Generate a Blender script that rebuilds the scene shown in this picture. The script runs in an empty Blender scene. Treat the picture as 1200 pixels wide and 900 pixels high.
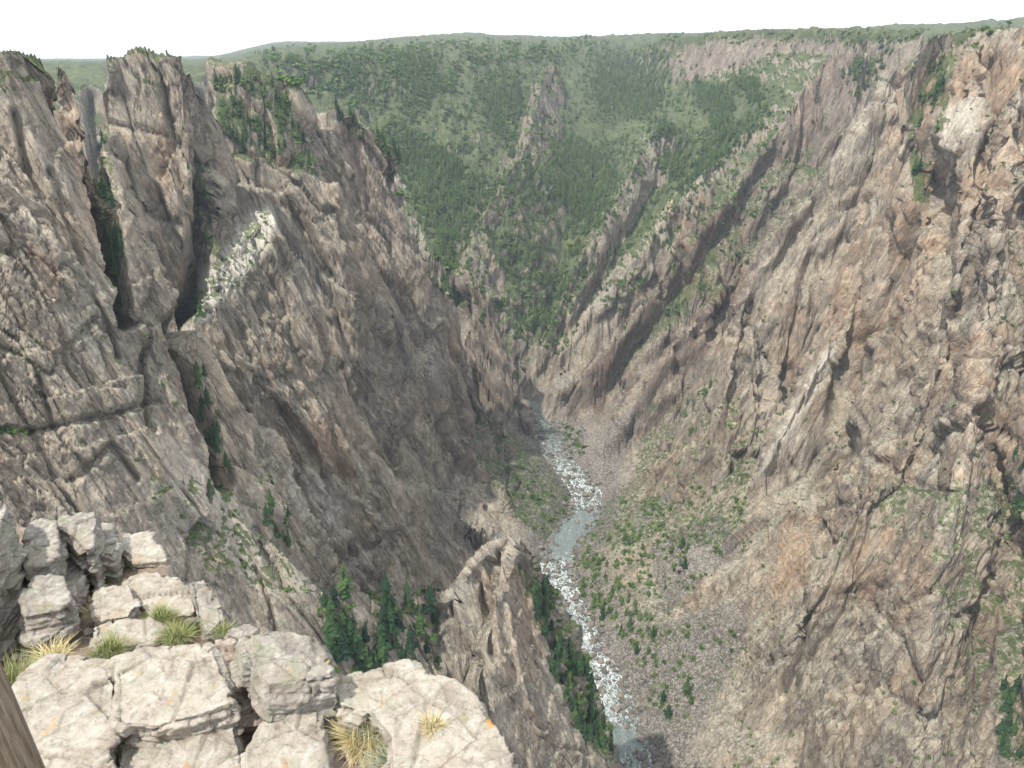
import bpy, bmesh, math, random
import numpy as np
from mathutils import Vector, Matrix

Q = 1.0                      # mesh density factor
rng = np.random.default_rng(7)
random.seed(7)
F32 = np.float32
SC = bpy.context.scene
COL = SC.collection

# ------------------------------------------------------------------ camera
FPX, CX, CY = 970.0, 600.0, 450.0
TH = math.radians(22.4)
CT, ST = math.cos(TH), math.sin(TH)

def P(px, py, Y):
    """point at forward distance Y (m) seen at photo pixel px,py"""
    u = (px - CX) / FPX; v = (CY - py) / FPX
    t = Y / (CT + v * ST)
    return (u * t, Y, t * (-ST + v * CT))

def PZ(px, py, z):
    u = (px - CX) / FPX; v = (CY - py) / FPX
    t = z / (-ST + v * CT)
    return (u * t, t * (CT + v * ST), z)

def proj(x, y, z):
    d = y * CT - z * ST
    up = y * ST + z * CT
    return CX + FPX * x / d, CY - FPX * up / d, d

cam_d = bpy.data.cameras.new('camera'); cam = bpy.data.objects.new('camera', cam_d)
COL.objects.link(cam)
cam_d.sensor_fit = 'HORIZONTAL'; cam_d.sensor_width = 36.0
cam_d.lens = 36.0 * FPX / 1200.0
cam_d.clip_start = 0.1; cam_d.clip_end = 60000
cam.location = (0, 0, 0); cam.rotation_euler = (math.radians(90) - TH, 0, 0)
SC.camera = cam

# ------------------------------------------------------------------ noise
_perm = rng.permutation(256).astype(np.int32); _perm = np.concatenate([_perm, _perm, _perm])
_g3 = rng.normal(size=(256, 3)); _g3 = (_g3 / np.linalg.norm(_g3, axis=1, keepdims=True)).astype(F32)
_g2a = rng.uniform(0, 2 * math.pi, 256); _g2 = np.stack([np.cos(_g2a), np.sin(_g2a)], 1).astype(F32)
_val = rng.uniform(-1, 1, 256).astype(F32)

def n2(x, y):
    xi = np.floor(x); yi = np.floor(y)
    xf = (x - xi).astype(F32); yf = (y - yi).astype(F32)
    xi = xi.astype(np.int32) & 255; yi = yi.astype(np.int32) & 255
    u = xf * xf * xf * (xf * (xf * 6 - 15) + 10); v = yf * yf * yf * (yf * (yf * 6 - 15) + 10)
    def g(ix, iy, fx, fy):
        h = _perm[_perm[ix] + iy]
        return _g2[h, 0] * fx + _g2[h, 1] * fy
    a = g(xi, yi, xf, yf); b = g(xi + 1, yi, xf - 1, yf)
    c = g(xi, yi + 1, xf, yf - 1); d = g(xi + 1, yi + 1, xf - 1, yf - 1)
    return (a + u * (b - a) + v * ((c + u * (d - c)) - (a + u * (b - a)))) * 1.5

def n3(x, y, z):
    xi = np.floor(x); yi = np.floor(y); zi = np.floor(z)
    xf = (x - xi).astype(F32); yf = (y - yi).astype(F32); zf = (z - zi).astype(F32)
    xi = xi.astype(np.int32) & 255; yi = yi.astype(np.int32) & 255; zi = zi.astype(np.int32) & 255
    u = xf * xf * (3 - 2 * xf); v = yf * yf * (3 - 2 * yf); w = zf * zf * (3 - 2 * zf)
    def g(a, b, c, fx, fy, fz):
        h = _perm[_perm[_perm[a] + b] + c]
        q = _g3[h]
        return q[..., 0] * fx + q[..., 1] * fy + q[..., 2] * fz
    def lay(dz):
        a = g(xi, yi, zi + dz, xf, yf, zf - dz); b = g(xi + 1, yi, zi + dz, xf - 1, yf, zf - dz)
        c = g(xi, yi + 1, zi + dz, xf, yf - 1, zf - dz); d = g(xi + 1, yi + 1, zi + dz, xf - 1, yf - 1, zf - dz)
        ab = a + u * (b - a); cd = c + u * (d - c)
        return ab + v * (cd - ab)
    l0 = lay(0); l1 = lay(1)
    return (l0 + w * (l1 - l0)) * 1.5

def facets(x, y, z, seed=0):
    """blocky rock: every cell of a jittered lattice is a tilted plane; returns ~[-1,1] height and edge closeness"""
    x = x - .5; y = y - .5; z = z - .5
    xi = np.floor(x).astype(np.int32); yi = np.floor(y).astype(np.int32); zi = np.floor(z).astype(np.int32)
    xf = (x - xi).astype(F32); yf = (y - yi).astype(F32); zf = (z - zi).astype(F32)
    best = np.full(x.shape, 1e9, F32); sec = best.copy(); val = np.zeros(x.shape, F32)
    for a in (0, 1):
        for b in (0, 1):
            for c in (0, 1):
                h = _perm[_perm[_perm[(xi + a + seed) & 255] + ((yi + b) & 255)] + ((zi + c) & 255)]
                g = _g3[h]; h2 = _perm[h + 91]
                dx = xf - a - g[..., 0] * .42; dy = yf - b - g[..., 1] * .42; dz = zf - c - g[..., 2] * .42
                d = dx * dx + dy * dy + dz * dz
                q = _g3[h2]
                pl = _val[h2] * .55 + (q[..., 0] * dx + q[..., 1] * dy + q[..., 2] * dz) * .9
                m = d < best
                sec = np.where(m, best, np.minimum(sec, d)); val = np.where(m, pl, val); best = np.where(m, d, best)
    return val, np.sqrt(sec) - np.sqrt(best)

def ridged(n): return 1.0 - np.abs(n) * 2.0          # creases up
def saw(t): return t - np.floor(t)

def sstep(a, b, x):
    t = np.clip((x - a) / (b - a), 0, 1)
    return t * t * (3 - 2 * t)

# ------------------------------------------------------------------ object helpers
def tag(o, label=None, cat=None, group=None, kind=None):
    if label: o['label'] = label
    if cat: o['category'] = cat
    if group: o['group'] = group
    if kind: o['kind'] = kind
    return o

def mesh_np(name, verts, faces, mat=None, smooth=True, link=True, parent=None, fsize=None):
    """faces: (n,k) int array"""
    me = bpy.data.meshes.new(name)
    verts = np.asarray(verts, dtype=F32); faces = np.asarray(faces, dtype=np.int32)
    k = faces.shape[1]; n = len(faces)
    me.vertices.add(len(verts)); me.vertices.foreach_set('co', verts.ravel())
    me.loops.add(n * k); me.loops.foreach_set('vertex_index', faces.ravel())
    me.polygons.add(n); me.polygons.foreach_set('loop_start', np.arange(n, dtype=np.int32) * k)
    me.polygons.foreach_set('loop_total', np.full(n, k, np.int32))
    me.polygons.foreach_set('use_smooth', np.full(n, smooth, bool))
    me.update(calc_edges=True)
    if mat: me.materials.append(mat)
    o = bpy.data.objects.new(name, me)
    if link: COL.objects.link(o)
    if parent: o.parent = parent
    return o

def attr(me, name, a):
    at = me.attributes.new(name, 'FLOAT', 'POINT')
    at.data.foreach_set('value', np.asarray(a, dtype=F32).ravel())

def empty(name, loc):
    o = bpy.data.objects.new(name, None); COL.objects.link(o); o.location = loc
    o.empty_display_size = 0.5
    return o

# ------------------------------------------------------------------ node helpers
class NT:
    def __init__(s, name):
        s.m = bpy.data.materials.new(name); s.m.use_nodes = True
        s.t = s.m.node_tree; s.t.nodes.clear()
        s.out = s.n('ShaderNodeOutputMaterial')
        s.b = s.n('ShaderNodeBsdfPrincipled'); s.l(s.b.outputs[0], s.out.inputs[0])
        s.b.inputs['Roughness'].default_value = 0.9
        s.b.inputs['Specular IOR Level'].default_value = 0.2
    def n(s, t, **k):
        q = s.t.nodes.new(t)
        for a, b in k.items(): setattr(q, a, b)
        return q
    def l(s, a, b): s.t.links.new(a, b)
    def coord(s, scale=(1, 1, 1), rot=(0, 0, 0), src='Object'):
        c = s.n('ShaderNodeTexCoord'); m = s.n('ShaderNodeMapping')
        m.inputs['Rotation'].default_value = rot
        s.l(c.outputs[src], m.inputs[0])
        k = s.n('ShaderNodeMapping'); k.inputs['Scale'].default_value = scale
        s.l(m.outputs[0], k.inputs[0]); return k.outputs[0]
    def noise(s, vec, scale, detail=6, rough=.6, dist=0):
        q = s.n('ShaderNodeTexNoise'); q.inputs['Scale'].default_value = scale
        q.inputs['Detail'].default_value = detail; q.inputs['Roughness'].default_value = rough
        q.inputs['Distortion'].default_value = dist
        s.l(vec, q.inputs['Vector']); return q.outputs['Fac']
    def voro(s, vec, scale, feature='F1', out='Distance', rand=1):
        q = s.n('ShaderNodeTexVoronoi', feature=feature); q.inputs['Scale'].default_value = scale
        q.inputs['Randomness'].default_value = rand
        s.l(vec, q.inputs['Vector']); return q.outputs[out]
    def ramp(s, fac, stops, interp='LINEAR'):
        q = s.n('ShaderNodeValToRGB'); q.color_ramp.interpolation = interp
        e = q.color_ramp.elements
        while len(e) < len(stops): e.new(.5)
        for i, (p, c) in enumerate(stops):
            e[i].position = p
            e[i].color = (c, c, c, 1) if isinstance(c, (int, float)) else (*c, 1)
        s.l(fac, q.inputs[0]); return q.outputs[0]
    def mix(s, fac, a, b, mode='MIX'):
        q = s.n('ShaderNodeMix', data_type='RGBA', blend_type=mode)
        for v, i in ((fac, 0), (a, 6), (b, 7)):
            if isinstance(v, (int, float)): q.inputs[i].default_value = v
            elif isinstance(v, tuple): q.inputs[i].default_value = (*v, 1)
            else: s.l(v, q.inputs[i])
        return q.outputs[2]
    def math(s, op, a, b=0.0, clamp=False):
        q = s.n('ShaderNodeMath', operation=op); q.use_clamp = clamp
        for v, i in ((a, 0), (b, 1)):
            if isinstance(v, (int, float)): q.inputs[i].default_value = v
            else: s.l(v, q.inputs[i])
        return q.outputs[0]
    def attr(s, name):
        q = s.n('ShaderNodeAttribute'); q.attribute_name = name; return q.outputs['Fac']
    def bump(s, h, dist, strength=1, prev=None):
        q = s.n('ShaderNodeBump'); q.inputs['Distance'].default_value = dist
        q.inputs['Strength'].default_value = strength
        s.l(h, q.inputs['Height'])
        if prev: s.l(prev, q.inputs['Normal'])
        return q.outputs[0]

# ------------------------------------------------------------------ terrain layout
RIV_Z = -520.0
riv_px = [(738, 900), (733, 868), (718, 825), (700, 785), (679, 745), (661, 705), (651, 668), (660, 635),
          (684, 605), (688, 578), (668, 553), (650, 530), (645, 508), (632, 494), (624, 480)]
river = [(420, -160), (330, 0), (245, 110), (175, 230), (128, 340)] + [PZ(a, b, RIV_Z)[:2] for a, b in riv_px] + [(-5, 1230), (-70, 1300), (-190, 1370), (-330, 1400), (-520, 1420)]
river = np.array(river)

def dist_poly(x, y, pts, zs=None):
    """distance to polyline, z along it, signed side"""
    best = np.full(x.shape, 1e9, F32); zz = np.zeros(x.shape, F32); sd = np.zeros(x.shape, F32)
    for i in range(len(pts) - 1):
        ax, ay = pts[i][:2]; bx, by = pts[i + 1][:2]
        dx, dy = bx - ax, by - ay
        t = np.clip(((x - ax) * dx + (y - ay) * dy) / (dx * dx + dy * dy), 0, 1)
        qx = x - (ax + t * dx); qy = y - (ay + t * dy)
        d = np.sqrt(qx * qx + qy * qy)
        m = d < best
        best = np.where(m, d, best)
        if zs is not None: zz = np.where(m, zs[i] + t * (zs[i + 1] - zs[i]), zz)
        sd = np.where(m, np.sign(qx * dy - qy * dx), sd)
    return best, zz, sd

# side gullies (channel polylines): (px,py,Y) -> floor lines, side slope
channels = [
    ([(615, 445, 1260), (572, 395, 1330), (525, 335, 1420), (505, 265, 1620), (470, 190, 1900), (455, 130, 2250), (440, 75, 2900)], 0.48),
    ([(640, 440, 1270), (655, 350, 1420), (690, 240, 1620), (720, 160, 1900), (735, 100, 2250), (740, 60, 2900)], 0.55),
]
# ridges: crest points (px,py,Y), kx, k front, k back
R = {}
CAP = {}
def ridge(name, pts, kx, kf, kb, raw=False, cap=None):
    R[name] = ([p if raw else P(*p) for p in pts], kx, kf, kb)
    CAP[name] = cap

# left side, near to far
ridge('a', [(-420, 30, 250), (-160, 48, 300), (0, 58, 330), (38, 58, 345), (52, 62, 350), (70, 130, 345), (100, 200, 340), (128, 262, 335), (158, 335, 332), (182, 372, 328),
            (205, 440, 326), (228, 505, 324), (250, 552, 320), (300, 610, 312), (345, 655, 306), (385, 690, 305), (430, 702, 318), (480, 702, 330),
            (520, 690, 342), (545, 655, 352), (568, 632, 360), (600, 624, 372), (622, 636, 382)], 2.9, 1.75, 2.6)
ridge('a2', [(62, 76, 400), (78, 88, 395), (100, 160, 390), (122, 240, 385), (132, 320, 380), (150, 420, 375)], 7, 2.8, 3.0)
ridge('j', [(622, 636, 382), (636, 690, 395), (655, 760, 410), (690, 850, 430), (712, 905, 440)], 3.4, 2.4, 3.0)
ridge('j2', [(600, 626, 368), (578, 720, 330), (560, 800, 300), (560, 900, 270)], 2.6, 3.0, 3.0)
ridge('b', [(103, 100, 600), (106, 74, 600), (112, 60, 600), (142, 54, 605), (178, 53, 610), (206, 60, 615), (218, 84, 620), (230, 112, 640), (232, 160, 640), (234, 200, 640)], 9, 3.6, 4)
ridge('b2', [(120, 140, 560), (150, 240, 530), (190, 330, 500), (215, 385, 490)], 5, 3.4, 3.2)
ridge('c', [(212, 405, 465), (224, 368, 480), (250, 322, 512), (282, 280, 540), (312, 246, 562), (328, 262, 565), (350, 310, 572), (378, 380, 580), (402, 440, 590),
            (440, 510, 605), (490, 570, 625), (545, 610, 655), (600, 640, 690), (628, 655, 720)], 3.6, 2.0, 4)
ridge('cs', [(230, 352, 500), (256, 312, 520), (284, 276, 545), (310, 246, 565)], 5, 3, 8, cap=(.33, 34))
ridge('d', [(248, 100, 800), (256, 78, 800), (276, 74, 805), (300, 82, 810), (338, 100, 815), (354, 124, 822), (364, 146, 835), (374, 132, 850), (386, 122, 850), (404, 134, 855), (428, 146, 860),
            (450, 158, 870), (466, 190, 875), (474, 240, 880), (492, 290, 890), (515, 340, 900), (540, 395, 910), (566, 450, 920), (590, 505, 930), (606, 545, 935)], 5, 2.2, 2.6)
ridge('dt', [(258, 78, 800), (276, 74, 805), (300, 82, 810), (338, 100, 815), (356, 128, 820)], 14, 3.4, 5, cap=(.235, 235))
ridge('d2', [(246, 170, 715), (262, 176, 712), (310, 188, 712), (350, 200, 716), (392, 214, 725), (412, 270, 735), (430, 340, 745), (460, 430, 765), (500, 510, 790), (560, 580, 830), (610, 615, 850)], 6, 3.4, 1.0)
ridge('e', [(500, 290, 1150), (536, 322, 1130), (556, 318, 1110), (586, 372, 1095), (598, 420, 1085), (612, 470, 1070), (630, 522, 1030)], 6, 3.0, 2.6)
# far and right side
ridge('f0', [(646, 66, 2000), (632, 100, 1820), (624, 150, 1640), (596, 205, 1500), (562, 258, 1390), (544, 315, 1310), (560, 380, 1250)], 2.0, 1.5, 2.0)
ridge('f1', [(796, 140, 1650), (770, 152, 1600), (745, 190, 1520), (712, 245, 1430), (676, 310, 1340), (645, 370, 1270), (620, 430, 1210)], 2.6, 1.8, 2.2)
ridge('f1b', [(836, 190, 1440), (800, 232, 1370), (745, 290, 1290), (700, 345, 1230), (662, 410, 1180), (640, 470, 1120)], 2.8, 1.9, 2.4)
ridge('rim', [(770, 52, 2300), (800, 44, 2050), (850, 38, 1950), (930, 34, 1800), (1010, 32, 1600), (1080, 34, 1400)], 2.2, 2.2, .02)
ridge('f2', [(1010, 34, 1560), (985, 48, 1480), (948, 92, 1420), (920, 140, 1370), (880, 200, 1310), (842, 240, 1260), (800, 300, 1210), (760, 345, 1170), (712, 400, 1130), (680, 450, 1110), (662, 492, 1090)], 3.0, 2.4, 2.4)
ridge('f3', [(1010, 60, 1300), (990, 140, 1230), (930, 235, 1150), (880, 300, 1090), (830, 370, 1040), (785, 410, 1010), (748, 470, 985), (715, 530, 960), (700, 575, 930)], 3.0, 2.4, 2.4)
ridge('g', [(1180, 26, 1010), (1096, 36, 1010), (1064, 62, 990), (1030, 118, 960), (996, 168, 945), (958, 212, 930), (928, 262, 912), (892, 318, 896), (862, 372, 880), (834, 424, 862),
            (812, 470, 850), (770, 540, 850), (730, 590, 860)], 3.4, 2.3, 2.8)
ridge('g2', [(1072, 130, 880), (1036, 260, 815), (975, 400, 745), (942, 460, 725), (905, 530, 705), (872, 600, 690), (840, 660, 670), (800, 730, 640)], 3.0, 2.2, 2.2)
ridge('g3', [(880, 360, 840), (850, 450, 800), (820, 530, 780), (790, 600, 760), (770, 660, 740)], 2.6, 1.8, 2.0)
ridge('h', [(1420, 0, 760), (1300, 14, 760), (1200, 24, 770), (1150, 34, 790), (1140, 62, 750), (1140, 140, 690), (1136, 240, 640), (1124, 330, 600), (1098, 420, 572), (1052, 545, 538), (1000, 603, 525),
            (952, 690, 508), (896, 790, 496), (835, 876, 488)], 4.2, 1.7, 2.6)
ridge('h2', [(1195, 90, 700), (1180, 200, 620), (1165, 330, 560), (1150, 460, 500), (1125, 560, 455), (1090, 640, 430), (1085, 740, 405), (1080, 840, 380), (1060, 940, 355)], 3.6, 2.0, 2.4)
ridge('h3', [(1420, 0, 600), (1320, 300, 480), (1290, 560, 410), (1230, 760, 350), (1200, 950, 310)], 4.0, 1.8, 2.4)
# rim promontory that carries the foreground ledge
ridge('n', [(-260, -150, -3), (-90, -60, -4), (-12, -14, -5), (-4, 2, -7)], 3.2, 3.2, 2.0, raw=True)

def plateau(x, y):
    r = np.sqrt(x * x + y * y)
    az = np.degrees(np.arctan2(x, y))
    far = sstep(1200, 3200, r)
    # skyline height in photo rows along azimuth
    sky = np.interp(az, [-40, -31, -27, -20, -17, -10, -5, -3, 0, 5, 12, 20, 27, 33, 40], [66, 64, 62, 68, 58, 52, 43, 41, 44, 44, 40, 36, 30, 24, 20])
    skyz = np.tan(np.arctan((450 - sky) / FPX) - TH)
    ridge_r = np.interp(az, [-40, -22, -18, -8, -3, 3, 12, 40], [7000, 7000, 3400, 3600, 5600, 4200, 3600, 3000])
    hi = skyz * ridge_r * np.exp(-((r - ridge_r) / (0.45 * ridge_r)) ** 2)
    base = -22 - 10 * (1 - far)
    left = sstep(-14, -19, az) * sstep(700, 1400, r)
    return base + np.maximum(hi + 22, 0) * far - .0135 * r * left + n2(x / 420, y / 420) * 12 + n2(x / 140, y / 140) * 4

def height(x, y):
    # domain warp: ragged buttresses
    r = np.sqrt(x * x + y * y)
    wa = np.clip(r / 700, 0.2, 1.3)
    wx = x + wa * (n2(x / 95 + 3, y / 95) * 4 + n2(x / 34, y / 34 + 9) * 2.2 + n2(x / 13 + 40, y / 13) * .5)
    wy = y + wa * (n2(x / 95, y / 95 + 17) * 11 + n2(x / 34 + 5, y / 34) * 6 + n2(x / 13, y / 13 + 70) * 1.0)
    dr, _, side = dist_poly(x + (wx - x) * .3, y + (wy - y) * .3, river)
    prof = np.interp(dr, [0, 14, 30, 90, 200, 420, 650, 900], [-6, -4, 8, 42, 125, 280, 460, 540]).astype(F32)
    z = RIV_Z + prof + n2(x / 60, y / 60) * np.clip(dr / 8 - 2, 0, 16) 
    for pts, k in channels:
        p3 = [P(*p) for p in pts]
        d, zc, _ = dist_poly(wx, wy, p3, [p[2] for p in p3])
        z = np.minimum(z, zc + k * d) if False else np.where(y > 1150, np.minimum(np.where(y > 1300, 1e3, z), zc + k * d), z)
    z = np.minimum(z, plateau(x, y))
    rid = np.zeros(x.shape, np.int8)
    for i, (nm, (pts, kx, kf, kb)) in enumerate(R.items()):
        pts = np.array(pts)
        x0, x1 = pts[:, 0].min(), pts[:, 0].max(); y0, y1 = pts[:, 1].min(), pts[:, 1].max()
        mg = 560 / min(kx, kf, max(kb, .5)) + 30
        m = (x > x0 - mg) & (x < x1 + mg) & (y > y0 - mg) & (y < y1 + (mg if kb > .1 else 900))
        if not m.any(): continue
        X = wx[m]; Y = wy[m]; h = np.full(X.shape, -1e4, F32)
        for j in range(len(pts) - 1):
            a, b = pts[j], pts[j + 1]
            for k, sgn in ((kf, 1), (kb, -1)):
                # nearest point in the scaled plane
                dx, dy = (b[0] - a[0]) * kx, (b[1] - a[1]) * k
                px, py = (X - a[0]) * kx, (Y - a[1]) * k
                # highest value of z(t) - |p - t d|
                L = math.hypot(dx, dy); dz = b[2] - a[2]
                s = (px * dx + py * dy) / L; q = np.abs(px * dy - py * dx) / L
                c = dz / L
                if abs(c) < .98: s = s + q * c / math.sqrt(1 - c * c)
                elif c > 0: s = s * 0 + L
                else: s = s * 0
                t = np.clip(s / L, 0, 1)
                ex = px - t * dx; ey = py - t * dy
                e_ = np.sqrt(ex * ex + ey * ey)
                if CAP[nm]: e_ = np.maximum(e_ * CAP[nm][0], e_ - CAP[nm][1])
                hh = a[2] + t * dz - e_
                ok = (ey <= 0) if sgn > 0 else (ey > 0)
                h = np.where(ok & (hh > h), hh, h)
        zz = z[m]; w = h > zz
        zz = np.where(w, h, zz); z[m] = zz
        rr = rid[m]; rr[w] = i + 1; rid[m] = rr
    lim = RIV_Z + np.interp(dr, [0, 11, 16, 40, 90, 400], [-6, -4, 3, 60, 250, 2000])
    z = np.where(y < 1250, np.minimum(z, lim), z)
    z = z + np.clip((z - RIV_Z) / 60, 0, 1) * (n2(x / 45, y / 45) * 5 + n2(x / 17, y / 17) * 3) * np.clip(r / 300 - .3, 0, 1)
    return z.astype(F32), rid, dr

# polar sampling, then each radial profile is resampled evenly along its surface
NA = int(1350 * Q); NR0 = int(2000 * Q); NT_ = int(1850 * Q)
az = np.radians(np.linspace(-44, 44, NA)); rr0 = np.exp(np.linspace(math.log(16), math.log(11000), NR0))
A, RR = np.meshgrid(az, rr0, indexing='ij')
H, RID, _ = height((RR * np.sin(A)).astype(F32), (RR * np.cos(A)).astype(F32))
ang = H / RR
runmax = np.maximum.accumulate(ang, axis=1)
vis = np.clip(1 - (runmax - ang) * 12, 0.28, 1)
ds = np.sqrt(np.diff(RR, axis=1) ** 2 * (0.08 + ang[:, 1:] ** 2) + np.diff(H, axis=1) ** 2) / np.sqrt(RR[:, 1:] ** 2 + H[:, 1:] ** 2)
w = ds * vis[:, 1:] + 0.00025 * 1
# blur weights across columns to limit shear
K = 90
cs = np.cumsum(np.pad(w, ((K + 1, K), (0, 0)), mode='edge'), axis=0)
w = (cs[2 * K + 1:] - cs[:-2 * K - 1]) / (2 * K + 1)
cum = np.concatenate([np.zeros((NA, 1)), np.cumsum(w, axis=1)], axis=1); cum /= cum[:, -1:]
tt = np.linspace(0, 1, NT_)
Rn = np.empty((NA, NT_)); Zn = np.empty((NA, NT_)); RIn = np.empty((NA, NT_), np.int8)
idx0 = np.arange(NR0)
for i in range(NA):
    f = np.interp(tt, cum[i], idx0)
    Rn[i] = np.interp(f, idx0, RR[i]); Zn[i] = np.interp(f, idx0, H[i])
    RIn[i] = RID[i, np.clip((f + .5).astype(int), 0, NR0 - 1)]
An = np.broadcast_to(az[:, None], Rn.shape)
V = np.stack([Rn * np.sin(An), Rn * np.cos(An), Zn], -1).astype(F32)

def gnormal(V):
    du = np.gradient(V, axis=0); dv = np.gradient(V, axis=1)
    n = np.cross(du, dv); L = np.linalg.norm(n, axis=-1, keepdims=True)
    n = n / np.maximum(L, 1e-9)
    return np.where(n[..., 2:3] < 0, -n, n)

# heightfield slope normal is more robust than sheared grid normals at this stage
N0 = gnormal(V)
for _ in range(3):
    N0 = (N0 + np.roll(N0, 1, 0) + np.roll(N0, -1, 0) + np.roll(N0, 1, 1) + np.roll(N0, -1, 1))
    N0 /= np.maximum(np.linalg.norm(N0, axis=-1, keepdims=True), 1e-9)
x, y, z = V[..., 0], V[..., 1], V[..., 2]
rx = np.interp(y, river[::1, 1][river[:, 1].argsort()], river[:, 0][river[:, 1].argsort()]).astype(F32)
side = np.where(x < rx, 1.0, -1.0).astype(F32)
xs = (x - rx * 0) * side                      # mirrored: joints fall towards the river on both sides
steep = sstep(.93, .70, N0[..., 2]).astype(F32)
dist = np.sqrt(x * x + y * y)
ca, sa = math.cos(math.radians(64)), math.sin(math.radians(64))
al = xs * ca - z * sa                      # along the joints
ac = xs * sa + z * ca                      # across them
# bend the frame
bend = n3(x / 160, y / 160, z / 160) * 30
ac = ac + bend + n3(x / 30, y / 30, z / 30) * 2.5
al = al + n3(x / 40, y / 40 + 4, z / 40) * 8
yj = y + n3(x / 40 + 8, y / 40, z / 40) * 4
near = np.clip(1.6 - dist / 900, .35, 1)
rgh = .28 + .85 * sstep(-.15, .3, n3(ac / 80 + 60, y / 110, al / 150))
near = near * rgh
farb = np.clip(dist / 700, .6, 1.3)
D = (ridged(n3(ac / 40, y / 70, al / 260)) - .6) * 3.5 * farb
f1, e1 = facets(ac / 22, yj / 32, al / 120); D += f1 * 9 * farb - 3.0 * (1 - sstep(0, .09, e1))
f0, e0 = facets(ac / 62, yj / 80, al / 190, 77); D += f0 * 8.5 * farb * sstep(300, 450, dist) - 4 * (1 - sstep(0, .05, e0)) * sstep(300, 450, dist)
f2, e2 = facets(ac / 8.5, yj / 13, al / 44, 7); D += (f2 * 4.4 - 1.8 * (1 - sstep(0, .12, e2))) * rgh
f3, e3 = facets(ac / 3.6, yj / 5, al / 10, 31); D += (f3 * 2.3 - .8 * (1 - sstep(0, .15, e3))) * near
f4, e4 = facets(ac / 1.7, yj / 2.2, (z - xs * .3) / 2.0, 131); D += (f4 * .9 - .3 * (1 - sstep(0, .15, e4))) * near
D += n3(x / 50, y / 50, z / 50) * 3
s1 = (z + xs * .3 + n3(x / 70, y / 70, z / 70) * 26)
D += (saw(s1 / 19) ** 2 - .3) * 2.2 * sstep(-.2, .25, n3(x / 90 + 5, y / 90, z / 90))
D += n3(x / 2.2, y / 2.2, z / 1.6) * .35 * near
drv, _, _ = dist_poly(x, y, river)
amp = steep * np.clip((z - RIV_Z) / 30, 0, 1) * np.clip(dist / 150, 0, 1) * np.clip(drv / 18 - .8, 0, 1)
farfade = np.clip(1.2 - (dist - 1500) / 3000, .3, 1)
rough = n3(x / 14 + 3, y / 14, z / 14) * 2.4 + n3(x / 9, y / 9, z / 9) * .9 + n3(x / 3.5, y / 3.5, z / 3.5) * .45 + n3(x / 30, y / 30, z / 30) * 2.0
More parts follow.
